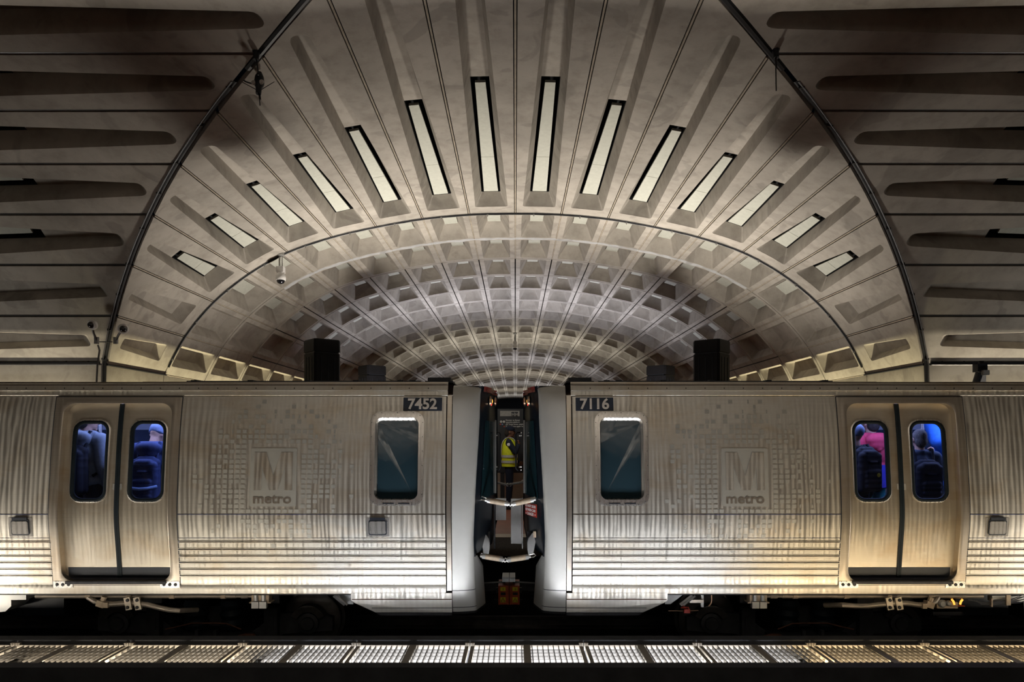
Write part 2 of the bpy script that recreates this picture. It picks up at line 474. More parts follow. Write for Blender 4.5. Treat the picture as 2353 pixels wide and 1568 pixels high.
    if 'backpack' in looks:
        q = MB(); z0 = looks.get('pack_z', 1.16)
        
        for yy, ww, hi, lo in ((-.17, .105, .20, -.21), (-.245, .100, .165, -.21)):
            q.caps((-ww, yy, z0 + lo), (-ww, yy, z0 + hi), .055, .050); q.caps((ww, yy, z0 + lo), (ww, yy, z0 + hi), .055, .050)
            for zz in (-.2, -.12, -.04, .04, .12, hi): q.caps((-ww, yy, z0 + zz), (ww, yy, z0 + zz), .055)
            q.caps((-ww * .6, yy, z0 + hi + .03), (ww * .6, yy, z0 + hi + .03), .05)
        for zz in (-.19, -.13, -.07, -.02): q.caps((-.075, -.30, z0 + zz), (.075, -.30, z0 + zz), .036)
        q.caps((-.04, -.31, z0 + .10), (.04, -.31, z0 + .10), .012); q.caps((0, -.20, z0 + .25), (0, -.15, z0 + .30), .014)
        o = fuse(tr(q), 'backpack', M[looks['backpack']], root, .009 * S, 2)
        for s in (-1, 1):
            q = MB(); q.tube([(s * .10, -.17, z0 + .16), (s * .115, -.08, 1.50), (s * .115, .05, 1.485), (s * .12, .16, 1.33), (s * .14, .13, 1.1), (s * .17, -.10, 1.02)], .016, 8)
            tr(q).build('strap', M[looks['backpack']], root)
        if 'pull' in looks:
            q = MB(); q.lathe([(.018, -.004), (.026, 0), (.018, .004)], (.03, -.352, z0 - .05), (0, 1, 0), 14)
            tr(q).build('zip_pull', M[looks['pull']], root)
    if 'pack_band' in looks:
        q = MB(); q.tube([(-.15, -.262, .985), (-.08, -.345, .968), (0, -.368, .962), (.08, -.345, .968), (.15, -.262, .985)], .018, 8)
        tr(q).build('reflective_trim', M[looks['pack_band']], root)
    if 'lower_panel' in looks:
        q = MB(); thick2 = thick + .008
        q.lathe([(.2, .86), (.205, .95), (.205, 1.05), (.205, 1.13)], (0, 0, 0), (0, 0, 1), 24, 0, False)
        q.v = [(x * 1.0, y * .76, z) for x, y, z in q.v]
        tr(q).build('jacket_hem', M[looks['lower_panel']], root)
    return root
# ------------------------------------------------------------------ passengers and the officer (built first)
CARFLOOR = 1.28
person('person', 'tall person in grey hooded jacket with black backpack, in the leftmost door window', (-5.42, 8.62, CARFLOOR), radians(-8),
       dict(turn=radians(-35), nod=.1), dict(jacket='hoodie', hood='hoodie', backpack='black_cloth', pack_z=1.08, hair='hair', trousers='black_cloth', bulk=.028, skin='skin', face=False), 2.0)
person('person', 'person in dark blue coat and knit hat, head bowed, in second door window', (-4.60, 8.66, CARFLOOR), radians(6),
       dict(nod=.55, turn=radians(-15)), dict(jacket='blue_cloth', hood='blue_cloth', knit_hat='knit', backpack='blue_cloth', pack_z=1.06, pack_band='band', trousers='black_cloth', bulk=.035, face=False), 1.84)
person('person', 'person in dark coat and grey hat with bulky black backpack beside the red jacket', (4.29, 8.62, CARFLOOR), radians(14),
       dict(turn=radians(20)), dict(jacket='black_cloth', knit_hat='knit', backpack='black_cloth', pack_z=1.20, pull='yellow', trousers='black_cloth', bulk=.03, face=False), 1.80)
person('person', 'person in a jacket with red shoulders and blue lower half, behind the door glass', (4.80, 9.22, CARFLOOR), radians(10),
       {}, dict(jacket='jacket_red', hood='jacket_red', hair='hair', lower_panel='jacket_blue', trousers='teal', bulk=.035, face=False), 1.97)
person('person', 'grey-haired person in a slate jacket and black backpack gripping the pole', (5.03, 8.50, CARFLOOR), radians(-4),
       dict(right=((.315, .16, 1.24), (.345, .33, 1.43), (.18, .6, .8), (-.9, .35, 0)), curl=62), dict(jacket='slate', hair='hair_grey', backpack='black_cloth', pack_z=1.10, trousers='black_cloth', bulk=.022, face=False), 1.74)
person('person', 'person in bright blue puffy jacket, arm raised, in the rightmost door window', (5.78, 9.22, CARFLOOR), radians(70),
       dict(left=((-.27, .12, 1.50), (-.20, .20, 1.76), (0, .1, 1), (0, 1, 0))), dict(jacket='bright_blue', hair='hair', trousers='denim', bulk=.05), 1.86)
person('person', 'officer in yellow safety vest and dark cap raising a radio on the far platform', (-.135, 15.2, PLAT), radians(-90),
       dict(right=((.245, .13, 1.20), (.135, .20, 1.35), (-.35, .12, 1), (-.6, -.6, 0)), left=((-.25, .02, 1.14), (-.20, .2, .98), (.3, .9, -.3), (.6, -.3, 0)), nod=.08, curl=58),
       dict(jacket='navy_cloth', cap='navy_cloth', vest=1, hair='hair', trousers='navy_cloth', skin='skin_dark', bulk=.012), 1.85)

# ------------------------------------------------------------------ vault profile
NOD = [(0, 510), (106, 507.5), (213, 497.5), (319.5, 479), (421, 455.5), (522.5, 421), (612, 371.5), (693, 306.5), (760, 226.5), (807, 138.5)]
NOD = [(a * K, b * K) for a, b in NOD]
WALL_LO = (822 * K, PLAT - EZ)          # the wall below the springing line
def node(i):
    if i < 0: return (-NOD[-i][0], NOD[-i][1])
    return NOD[i]
def prof(sg):
    """(s, z, outward normal) at joint parameter sg."""
    if sg >= 9:
        t = sg - 9; a, b = NOD[9], WALL_LO
        d = (b[0] - a[0], b[1] - a[1]); L = sqrt(d[0] ** 2 + d[1] ** 2)
        return a[0] + d[0] * t, a[1] + d[1] * t, -d[1] / L, d[0] / L
    i = min(int(sg), 8); t = sg - i
    p1, p2 = node(i), node(i + 1); p0 = node(i - 1)
    p3 = node(i + 2) if i + 2 <= 9 else (2 * p2[0] - p1[0] - .10, 2 * p2[1] - p1[1])
    r = []; q = []
    for k in (0, 1):
        m1 = (p2[k] - p0[k]) / 2; m2 = (p3[k] - p1[k]) / 2
        h = (2 * t ** 3 - 3 * t ** 2 + 1, t ** 3 - 2 * t ** 2 + t, -2 * t ** 3 + 3 * t ** 2, t ** 3 - t ** 2)
        g = (6 * t * t - 6 * t, 3 * t * t - 4 * t + 1, -6 * t * t + 6 * t, 3 * t * t - 2 * t)
        r.append(h[0] * p1[k] + h[1] * m1 + h[2] * p2[k] + h[3] * m2)
        q.append(g[0] * p1[k] + g[1] * m1 + g[2] * p2[k] + g[3] * m2)
    L = sqrt(q[0] ** 2 + q[1] ** 2)
    return r[0], r[1], -q[1] / L, q[0] / L
LEN = [sqrt((node(j + 1)[0] - node(j)[0]) ** 2 + (node(j + 1)[1] - node(j)[1]) ** 2) for j in range(9)]
FAR, NEAR, LEFT, RIGHT = 0, 1, 2, 3
def VP(arm, side, sg, e, d=0.0):
    s, z, ns, nz = prof(sg)
    lat = side * (s + ns * d); z = EZ + z + nz * d
    if arm == FAR: return Vector((lat, YC + e, z))
    if arm == NEAR: return Vector((lat, YC - e, z))
    if arm == LEFT: return Vector((-e, YC + lat, z))
    return Vector((e, YC + lat, z))
E0 = Y0 - YC                            # ring 0 measured along an arm from the crossing

def rloop(corners, radii, fr13=None, n_arc=4, n_edge=2):
    """Rounded quad: points plus (edge index, corner) so that an outer rim can be matched."""
    P, tagp = [], []
    C = [Vector((a, b)) for a, b in corners]
    st = []
    for i in range(4):
        d0 = (C[i] - C[i - 1]).normalized(); d1 = (C[(i + 1) % 4] - C[i]).normalized(); r = radii[i]
        if not isinstance(r, tuple): r = (r, r)
        st.append((C[i] - d0 * r[0], C[i] + d1 * r[1]))
    for i in range(4):
        a, b = st[i]
        for k in range(n_arc + 1):
            t = k / n_arc
            P.append(a * (1 - t) ** 2 + C[i] * 2 * t * (1 - t) + b * t * t); tagp.append((i, t))
        b2 = st[(i + 1) % 4][0]
        if i in (1, 3) and fr13 is not None:
            f = fr13 if i == 1 else 1 - fr13
            P.append(b + (b2 - b) * f); tagp.append((i, 'e'))
        else:
            for k in range(n_edge):
                P.append(b + (b2 - b) * ((k + 1) / (n_edge + 1))); tagp.append((i, 'e'))
    return P, tagp

def panel(mb, arm, side, j, e0, e1, op, depth, back, void=None, gap=.03, gapr=.015, r_far=.09):
    """One precast bay between joints j and j+1. e0(sg) start, e1 end; op (ea, ha, eb, hb); back insets (near, side, far)."""
    L = LEN[j]; sm = j + .5
    to = lambda x: sm + x / L
    ea, ha, eb, hb = op
    q = lambda x, e, d=0.0: VP(arm, side, to(x), e, d)
    ni, si, fi = back
    ba, bb = ea + ni, eb - fi
    wa = lambda e: ha + (hb - ha) * (e - ea) / (eb - ea)
    sn, sf = si if isinstance(si, tuple) else (si, si)
    hba, hbb = max(.05, wa(ba) - sn), max(.08, wa(bb) - sf)
    fr = .5
    if void is not None: fr = (void - ba) / (bb - ba)
    rn = void is not None and (min(ha * .95, .3), min(ha * 1.3, .4)) or (.09, .09)
    A, tg = rloop([(-ha, ea), (ha, ea), (hb, eb), (-hb, eb)], [(rn[0], rn[1]), (rn[0], rn[1]), r_far, r_far], fr)
    B, _ = rloop([(-hba, ba), (hba, ba), (hbb, bb), (-hbb, bb)], [min(.05, hba * .5)] * 2 + [.04] * 2, fr)
    xm = L / 2 - gap
    outer = []
    for p, (i, t) in zip(A, tg):
        x, e = p
        def near(x): return (max(-xm, min(xm, x)), e0(to(max(-xm, min(xm, x)))) + gapr)
        if t == 'e':
            o = near(x) if i == 0 else (xm, e) if i == 1 else (x, e1 - gapr) if i == 2 else (-xm, e)
        elif t == .5:
            o = near(-xm) if i == 0 else near(xm) if i == 1 else (xm, e1 - gapr) if i == 2 else (-xm, e1 - gapr)
        elif t < .5:
            o = (-xm, max(e, near(-xm)[1])) if i == 0 else near(x) if i == 1 else (xm, e) if i == 2 else (x, e1 - gapr)
        else:
            o = near(x) if i == 0 else (xm, max(e, near(xm)[1])) if i == 1 else (x, e1 - gapr) if i == 2 else (-xm, e)
        outer.append(o)
    O = mb.pts([q(x, e) for x, e in outer]); O2 = mb.pts([q(x, e, .09) for x, e in outer])
    a0 = mb.pts([q(x, e) for x, e in A]); a1 = mb.pts([q(x * .985, e, .012) for x, e in A])
    b0 = mb.pts([q(x, e, depth) for x, e in B])
    mb.bridge(O2, O); mb.bridge(O, a0); mb.bridge(a0, a1); mb.bridge(a1, b0)
    if void is None:
        mb.face(b0)
    elif void == 'all':
        pass
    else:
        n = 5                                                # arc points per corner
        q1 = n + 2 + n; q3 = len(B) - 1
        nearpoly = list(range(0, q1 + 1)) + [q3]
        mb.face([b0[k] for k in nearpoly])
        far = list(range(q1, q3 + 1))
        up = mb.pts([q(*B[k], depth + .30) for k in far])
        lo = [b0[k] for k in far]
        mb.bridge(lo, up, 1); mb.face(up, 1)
    return (ba, hba, bb, hbb)

def slab(name, arm, side, j, ea, ha, eb, hb, d0, d1, split=.6, dx=0.0):
    mb = MB(); L = LEN[j]; sm = j + .5
    q = lambda x, e, d: VP(arm, side, sm + (x + dx) / L, e, d)
    h = lambda e: ha + (hb - ha) * (e - ea) / (eb - ea)
    em = ea + (eb - ea) * split
    for a, b in (((ea, em - .006), (em + .006, eb)) if split else ((ea, eb),)):
        lo = [q(-h(a), a, d0), q(h(a), a, d0), q(h(b), b, d0), q(-h(b), b, d0)]
        hi = [q(-h(a), a, d1), q(h(a), a, d1), q(h(b), b, d1), q(-h(b), b, d1)]
        mb.loft([lo, hi])
    return mb.build(name, M['acoustic'], None, 0)

EA = lambda arm: E0 + (.6 if arm >= LEFT else 0)
ORD = ['first', 'second', 'third', 'fourth', 'fifth', 'sixth', 'seventh', 'eighth', 'ninth', 'tenth', 'eleventh', 'twelfth', 'thirteenth', 'fourteenth', 'fifteenth', 'sixteenth', 'seventeenth', 'eighteenth', 'nineteenth', 'twentieth']

def groin_bays(mb, arm, sides, panels):
    E0 = EA(arm)
    for side in sides:
        for j in range(9):
            st = prof(j + .5)[0] + .40
            end = E0 - .60
            hf = .475 if j < 7 else (.36, .27)[j - 7] if arm == FAR else (.33, .24)[j - 7]
            if j == 8: st += .12
            vd = None if j >= 7 else st + (end - st) * .445
            depth = .37 if j < 7 else (.30, .24)[j - 7]
            ni = .30; fi = .20; si = (.055, .20) if j < 7 else (.06, .15)
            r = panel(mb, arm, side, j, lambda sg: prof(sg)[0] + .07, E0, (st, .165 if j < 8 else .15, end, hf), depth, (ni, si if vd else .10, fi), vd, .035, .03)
            if panels and vd and (arm == FAR or side > 0):
                ba, hba, bb, hbb = r
                hh = lambda e: hba + (hbb - hba) * (e - ba) / (bb - ba)
                a = vd + .26
                o = slab('acoustic_panel', arm, side, j, a, hh(a) - .085, bb - .005, hbb - .07, depth + .01, depth + .06, .6, .022 * min(j, 1.6) if arm == FAR else -.03)
                sd = ('right' if side > 0 else 'left') if arm == FAR else None
                if arm == FAR:
                    lab = f'long pale panel in the {ORD[j]} fan-shaped coffer {sd} of the vault crown'
                else:
                    lab = f'dim pale panel in the {ORD[6 - j]} long slot from the bottom, dark {"left" if arm == LEFT else "right"} vault'
                tag(o, lab, 'ceiling panel', 'pale panels in the vault coffers')
        # wall below the springing line, and the strip up to the first joint
        a = prof(9)[0] + .05
        P = [[VP(arm, side, 9 + .004, a, 0), VP(arm, side, 10, prof(10)[0], 0)], [VP(arm, side, 9 + .004, E0 - .02, 0), VP(arm, side, 10, E0 - .02, 0)]]
        i = mb.pts(P[0] + P[1]); mb.face((i[0], i[1], i[3], i[2]))

def ring_bays(mb, arm, sides, n0, n1, pmax=-1):
    E0 = EA(arm)
    for n in range(n0, n1):
        e = E0 + n * PITCH
        for side in sides:
            for j in range(9):
                hw = .50 if j < 8 else .35
                v = 'all' if j <= 6 else None
                r = panel(mb, arm, side, j, lambda sg: e, e + PITCH, (e + .17, hw, e + PITCH - .16, hw), .50 if j < 7 else .34, (.20, .27, .24) if j < 7 else (.22, .17, .22), None, .022, .022)
                if j <= 6 and n < pmax:
                    ba, hba, bb, hbb = r
                    o = slab('acoustic_panel', arm, side, j, ba + .10, hba - .02, bb - .03, hbb - .02, .455, .49, 0)
                    tag(o, f'small pale panel, {ORD[j]} coffer {"right" if side > 0 else "left"} of the crown, {ORD[n]} ring beyond the cable', 'ceiling panel', 'pale panels in the vault coffers')
            i = mb.pts([VP(arm, side, 9.004, e, 0), VP(arm, side, 10, e, 0), VP(arm, side, 10, e + PITCH, 0), VP(arm, side, 9.004, e + PITCH, 0)])
            mb.face(i)

NR = 39
mb = MB(); groin_bays(mb, FAR, (-1, 1), True)
for side in (-1, 1):                                         # beads in the joints of the fan
    for j in range(0 if side > 0 else 1, 10):
        a = max(prof(j)[0], .05) + .12
        mb.tube([VP(FAR, side, j, a, .012), VP(FAR, side, j, (a + E0) / 2, .012), VP(FAR, side, j, E0 + PITCH * 2, .012)], .019, 6, 2)
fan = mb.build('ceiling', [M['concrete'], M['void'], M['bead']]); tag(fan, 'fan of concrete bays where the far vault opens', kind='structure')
mb = MB(); ring_bays(mb, FAR, (-1, 1), 0, NR, 18)
tag(mb.build('ceiling', [M['concrete'], M['void']]), 'coffered concrete barrel vault running away behind the train', kind='structure')
for arm, nm in ((LEFT, 'left'), (RIGHT, 'right')):
    mb = MB(); groin_bays(mb, arm, (-1, 1), True)
    ring_bays(mb, arm, (-1, 1), 0, 4)
    for j in range(0, 10):
        a = prof(j)[0] + .12
        mb.tube([VP(arm, 1, j, a, .03), VP(arm, 1, j, E0 + 2, .03)], .016, 6, 2)
    tag(mb.build('ceiling', [M['concrete'], M['void'], M['conduit']]), f'dark slotted concrete vault over the track, {nm} side', kind='structure')
mb = MB(); groin_bays(mb, NEAR, (-1, 1), False); ring_bays(mb, NEAR, (-1, 1), 0, 8)
tag(mb.build('ceiling', [M['concrete'], M['void']]), 'coffered concrete vault above the near platform', kind='structure')
# closing walls
for arm, nm, end in ((FAR, 'far', E0 + NR * PITCH), (NEAR, 'near', E0 + 8 * PITCH), (LEFT, 'left', EA(LEFT) + 4 * PITCH), (RIGHT, 'right', EA(RIGHT) + 4 * PITCH)):
    mb = MB()
    P = [VP(arm, -1, k * .5, end - .01, .1) for k in range(20, 0, -1)] + [VP(arm, 1, k * .5, end - .01, .1) for k in range(0, 21)]
    P = [Vector((p.x, p.y, max(p.z, PLAT))) for p in P]
    b = [Vector((P[-1].x, P[-1].y, 0)), Vector((P[0].x, P[0].y, 0))]
    mb.face(mb.pts(P + b))
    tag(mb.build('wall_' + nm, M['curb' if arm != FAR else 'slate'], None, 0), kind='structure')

# patched ring: pale mortar smeared along the second joint of the far vault
mb = MB(); random.seed(3)
for side in (-1, 1):
    prev = None
    for k in range(0, 66):
        sg = k * .09
        w0 = .05 + .10 * abs(sin(k * .7 + side)) * random.uniform(.5, 1); w1 = .06 + .13 * abs(sin(k * .45 + 2 * side)) * random.uniform(.5, 1)
        e = E0 + PITCH
        row = [VP(FAR, side, sg, e - w0, -.004), VP(FAR, side, sg, e + w1, -.004)]
        ids = mb.pts(row)
        if prev: mb.face((prev[0], ids[0], ids[1], prev[1]))
        prev = ids
tag(mb.build('trim_1', M['mortar']), 'pale mortar repair along the ring joint', kind='structure')

# ------------------------------------------------------------------ floors
XW = 25
mb = MB(); mb.box2((-XW, 3.25, -.2), (XW, 10.98, 0.0)); tag(mb.build('floor', M['trackbed'], None, 0), 'dark track bed', kind='structure')
mb = MB(); mb.box2((-XW, 11.35, PLAT - .25), (XW, 125, PLAT)); tag(mb.build('floor', M['tile'], None, 0), 'red tiled far platform', kind='structure')
mb = MB(); mb.box2((-XW, -29, PLAT - .25), (XW, 2.9, PLAT)); tag(mb.build('floor', M['tile'], None, 0), 'red tiled near platform', kind='structure')
mb = MB(); mb.box2((-XW, 10.98, PLAT - .3), (XW, 11.35, PLAT + .004)); tag(mb.build('trim_2', M['granite'], None, 0), 'granite edge of the far platform', kind='structure')
mb = MB(); mb.box2((-XW, 2.9, PLAT - .3), (XW, 3.25, PLAT + .004)); tag(mb.build('trim_3', M['granite'], None, 0), 'granite edge of the near platform', kind='structure')
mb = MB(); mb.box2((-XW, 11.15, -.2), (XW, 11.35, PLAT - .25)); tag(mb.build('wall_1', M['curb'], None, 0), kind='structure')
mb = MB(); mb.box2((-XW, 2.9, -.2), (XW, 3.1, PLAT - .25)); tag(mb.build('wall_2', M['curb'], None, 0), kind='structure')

# rails
def rail(y, lab):
    mb = MB()
    prof_ = [(-.065, 0), (.065, 0), (.065, .02), (.012, .04), (.012, .12), (.036, .135), (.036, .17), (-.036, .17), (-.036, .135), (-.012, .12), (-.012, .04), (-.065, .02)]
    mb.loft([[Vector((x, y + a, RAILTOP - .17 + b)) for a, b in prof_] for x in (-22, 22)])
    o = mb.build('running_rail', M['rail'], None, 0); tag(o, lab, 'rail', 'running rails')
    mb = MB()
    for k in range(-30, 31): mb.box((k * .72, y, .05), (.28, .34, .1))
    p = mb.build('rail_pads', M['trackbed'], o, 0); p['kind'] = 'stuff'
rail(8.63, 'steel rail under the near wheels of the train')
rail(10.10, 'far steel rail, a thin bright line in the gap under the couplers')

# ------------------------------------------------------------------ light trough with grating between the tracks
mb = MB()
mb.box2((-21, 6.56, 0), (21, 6.69, .715)); mb.box2((-21, 7.375, 0), (21, 7.53, .735)); mb.box2((-21, 6.69, .40), (21, 7.375, .46), 1)
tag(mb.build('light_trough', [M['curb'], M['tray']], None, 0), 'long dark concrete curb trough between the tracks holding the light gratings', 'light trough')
ZT = EZ - 2.263
names = ORD
for k in range(-6, 6):
    x0 = -.487 + 1.222 * k; x1 = x0 + 1.222
    if x1 < -5.9 or x0 > 6.1: continue
    n = k + 5
    o = empty('light_grating', ((x0 + x1) / 2, 7.03, .46), f'{ORD[n] if 0 <= n < 20 else "end"} beige louvred light grating from the left, between the tracks', 'grating', 'light gratings between the tracks')
    mb = MB(); d = .042
    xs = [x0 + .045 + i * (x1 - x0 - .09) / 20 for i in range(1, 20)]
    for i, x in enumerate(xs):
        if i == 9: continue
        mb.box2((x - .0035, 6.71, ZT - d), (x + .0035, 7.335, ZT))
    for i in range(5):
        y = 6.80 + i * .105
        mb.box2((x0 + .045, y - .004, ZT - d - .002), (x1 - .045, y + .004, ZT - .006))
    mb.build('louver', M['louver'], o, 0)
    mb = MB(); xm = (x0 + x1) / 2
    mb.box2((xm - .036, 6.70, ZT - d), (xm + .036, 7.34, ZT + .003)); mb.build('centre_bar', M['louver_frame'], o, 0)
    mb = MB(); mb.box2((x0 + .012, 6.70, ZT - d), (x0 + .05, 7.30, ZT + .004)); mb.box2((x1 - .05, 6.70, ZT - d), (x1 - .012, 7.30, ZT + .004))
    mb.box2((x0 + .05, 7.325, ZT - .05), (x1 - .05, 7.345, ZT + .006)); mb.box2((x0 + .05, 6.695, ZT - d), (x1 - .05, 6.712, ZT))
    mb.build('frame', M['louver_frame'], o, 0)
    mb = MB(); mb.box2((x0 + .004, 7.335, ZT - .05), (x0 + .05, 7.372, ZT + .025)); mb.box2((x1 - .05, 7.335, ZT - .05), (x1 - .004, 7.372, ZT + .025))
    mb.build('bracket', M['louver_frame'], o, 0)['kind'] = 'stuff'
    mb = MB()
    for sx in (x0 + .2, x1 - .2): mb.box2((sx - .02, 6.72, .465), (sx + .02, 6.76, ZT - d)); mb.box2((sx - .02, 7.29, .465), (sx + .02, 7.33, ZT - d))
    mb.build('support', M['dark_metal'], o, 0)

# light coves along the foot of the far walls: a ledge with a lip
H9 = prof(9)[0]; WX = prof(9.5)[0]
for s_ in (-1, 1):
    for (a, b, ax) in ((YC + H9, 122, 0), (H9, 24, 1)):
        mb = MB()
        for d0, d1, z0, z1 in ((.06, .40, 3.0, 3.08), (.345, .40, 3.0, 4.2)):
            if ax == 0: mb.box2((s_ * (WX - d0), a - .4, z0), (s_ * (WX - d1), b, z1))
            else: mb.box2((s_ * (a - .4), YC + WX - d0, z0), (s_ * b, YC + WX - d1, z1))
        tag(mb.build('trim_4', M['curb'], None, 0), 'light cove along the wall', kind='structure')

# ------------------------------------------------------------------ cables, conduits along the vault
def curve_tube(name, pts, r, mat, label, cat, n=7, group=None):
    mb = MB(); mb.tube(pts, r, n)
    o = mb.build(name, mat); tag(o, label, cat, group); return o
def groin(side, sg, d): 
    s, z, ns, nz = prof(sg); return Vector((side * s, YC + s, EZ + z)) + Vector((side * .5, .5, .75)) * d
for side, nm in ((-1, 'left'), (1, 'right')):
    pts = [groin(side, sg * .25, .055) for sg in range(14, 38)] + [Vector((side * prof(9.8)[0], YC + prof(9.8)[0], EZ + prof(9.8)[1]))]
    o = empty('ceiling_conduit', pts[-1], f'black conduit and cables running up the {nm} vault edge', 'conduit', 'conduits along the vault edges')
    mb = MB(); mb.tube([p + Vector((side * .0, -.02, .02)) for p in pts], .042, 8); mb.build('cable_bundle', M['black_cable'], o)
    mb = MB(); mb.tube([p + Vector((side * .035, -.075, -.03)) for p in pts], .017, 8); mb.build('conduit_pipe', M['conduit'], o)
    for sg in (3.6, 4.3, 5, 5.6, 6.3, 7, 7.6, 8.3, 8.9):
        mb = MB(); p = groin(side, sg, .055); mb.box(p + Vector((side * .02, -.06, -.02)), (.09, .05, .05))
        mb.build('clip', M['black_cable'], o, 0)
    # thick dark seal up to the crown
    pts = [groin(side, sg * .25, .05) for sg in range(2, 14)]
    curve_tube('ceiling_seal', pts, .060, M['black_cable'], f'thick black seal in the upper {nm} vault edge', 'seal', 8, 'seals in the vault edges')
    # horizontal conduit at the springing of the track vault, and the line climbing from its corner
    pts = [VP(LEFT if side < 0 else RIGHT, 1, 9, e, -.07) for e in (prof(9)[0] + .12, 12, 13.5, 15, 17)]
    o = empty('hanging_conduit', pts[0], f'dark horizontal conduit along the {nm} wall above the train', 'conduit', 'wall conduits')
    mb = MB(); mb.tube(pts, .022, 7); mb.build('conduit_pipe', M['conduit'], o)
    mb = MB(); mb.tube([p + Vector((0, .02, .05)) for p in pts], .03, 7); mb.build('cable_bundle', M['black_cable'], o)
    mb = MB(); base = VP(LEFT if side < 0 else RIGHT, 1, 9, prof(9)[0] + .35, -.03)
    mb.tube([base + Vector((side * t * .7, 0, .05 + .12 * sin(pi * t))) for t in [i / 8 for i in range(9)]], .016, 6); mb.build('cable_loop', M['black_cable'], o)
    pts = [VP(FAR, side, 9, prof(9)[0] + e, -.03) for e in (.02, .8, 1.6, 2.6, 3.0)]
    mb = MB(); mb.tube(pts, .024, 7); mb.build('corner_cable', M['black_cable'], o)
# ring cable
pts = [VP(FAR, -1, sg * .2, E0 + .0, -.03) for sg in range(44, 0, -1)] + [VP(FAR, 1, sg * .2, E0, -.03) for sg in range(0, 45)]
o = empty('ceiling_cable', pts[0], 'black cable clipped along the first ring of the far vault', 'cable')
mb = MB(); mb.tube([p + Vector((0, 0, -.006 * (i % 5 == 2))) for i, p in enumerate(pts)], .022, 7); mb.build('cable', M['black_cable'], o)
mb = MB(); mb.tube([p + Vector((0, -.05, .012)) for p in pts], .012, 6); mb.build('thin_wire', M['black_cable'], o)
for p in pts[1::5]:
    mb = MB(); mb.box(p + Vector((0, 0, .0)), (.05, .07, .05)); mb.tube([p, p + Vector((0, -.02, -.07))], .01, 5)
    mb.build('clip', M['grey'], o, 0)

# ------------------------------------------------------------------ pylons on the far platform
def pylon(x, v, Y, w, lab):
    p = pix(x, v, Y); h = p.z - PLAT
    o = empty('station_pylon', (p.x, Y, PLAT), lab, 'pylon', 'black pylons beyond the train')
    c = Vector((p.x, Y, PLAT)); R = Matrix.Rotation(radians(40 if x < CX else 50), 3, 'Z')
    a = w / 1.414 / 2 * 1.0
    def sq(s, z, ch=.05):
        q = []
        for sx, sy in ((-1, -1), (1, -1), (1, 1), (-1, 1)):
            for k in ((0, ch), (ch, 0)) if sx * sy > 0 else ((ch, 0), (0, ch)):
                q.append(c + R @ Vector((sx * (s - k[0]), sy * (s - k[1]), 0)) + Vector((0, 0, z)))
        return q
    mb = MB(); mb.loft([sq(a * .985, 0), sq(a * .985, h - .34)]); mb.build('shaft', M['pylon'], o)
    mb = MB(); mb.loft([sq(a * .93, h - .345), sq(a * .93, h - .30)]); mb.build('reveal', M['black'], o)
    mb = MB(); mb.loft([sq(a, h - .30), sq(a, h - .04), sq(a * .96, h)]); mb.build('cap', M['pylon'], o)
    mb = MB()
    for f in range(4):
        RR = Matrix.Rotation(f * pi / 2, 3, 'Z')
        for t in (-.5, 0, .5):
            q = c + R @ (RR @ Vector((t * a, -a * .995, 0))) + Vector((0, 0, (h - .34) / 2))
            mb.box(q, (.012, .012, h - .5), 0, R @ RR)
    mb.build('seams', M['black'], o, 0)
pylon(740, 783, 16.7, .96, 'tall black pylon above the left car, nearer of the left pair')
pylon(855, 842, 22.7, 1.0, 'short black pylon above the left car, farther of the left pair')
pylon(1635, 784, 16.7, .97, 'tall black pylon above the right car, nearer of the right pair')
pylon(1518, 842, 22.7, 1.02, 'short black pylon above the right car, farther of the right pair')

# ------------------------------------------------------------------ cameras, antennas
def dome_hang(p, s, drop, lab):
    """White pan-tilt dome on a stem; p is the ceiling point."""
    o = empty('hanging_camera', p, lab, 'security camera', 'dome cameras under the vault')
    p = Vector(p)
    mb = MB(); mb.lathe([(.11 * s, .02), (.11 * s, -.05 * s), (.06 * s, -.07 * s)], p, (0, 0, 1), 20); mb.build('ceiling_plate', M['grey'], o)
    mb = MB()
    for dx in (-.045, .045): mb.tube([p + Vector((dx * s, 0, -.05 * s)), p + Vector((dx * s, 0, -drop))], .016 * s, 8)
    mb.tube([p + Vector((.01 * s, -.02, -.05 * s)), p + Vector((-.015 * s, -.03, -drop * .6)), p + Vector((.0, -.02, -drop))], .010 * s, 6)
    mb.build('stem', M['grey'], o)
    z = -drop
    mb = MB(); mb.box(p + Vector((0, 0, z - .085 * s)), (.21 * s, .21 * s, .17 * s)); mb.build('junction_box', M['white'], o)
    mb = MB(); mb.lathe([(.10 * s, z - .17 * s), (.13 * s, z - .22 * s), (.15 * s, z - .30 * s), (.152 * s, z - .37 * s), (.14 * s, z - .40 * s)], p, (0, 0, 1), 24); mb.build('housing', M['white'], o)
    mb = MB(); mb.lathe([(.12 * s, z - .395 * s), (.115 * s, z - .44 * s), (.085 * s, z - .485 * s), (.03 * s, z - .508 * s)], p, (0, 0, 1), 24); mb.build('dome', M['dome'], o)
def on_vault(x, v, arm, side, pull=0.0):
    """Point of the vault surface in the direction of a photo pixel."""
    best = None
    for i in range(0, 400):
        Y = 9 + i * .08
        p = pix(x, v, Y)
        lat = abs(p.x) if arm == FAR else p.y - YC
        if lat > NOD[9][0]: break
        lo, hi = 0.0, 9.0
        for _ in range(40):
            mid = (lo + hi) / 2
            if prof(mid)[0] < lat: lo = mid
            else: hi = mid
        if p.z > EZ + prof(lo)[1]: best = Y; break
    return pix(x, v, (best or 18) - pull)
p = on_vault(645, 583, FAR, -1)
dome_hang(p + Vector((0, 0, .0)), 1.0, .40, 'white dome camera on a stem under the ring cable, left of the crown')
pf = Vector((-.02, 44.5, EZ + NOD[0][1] - .02))
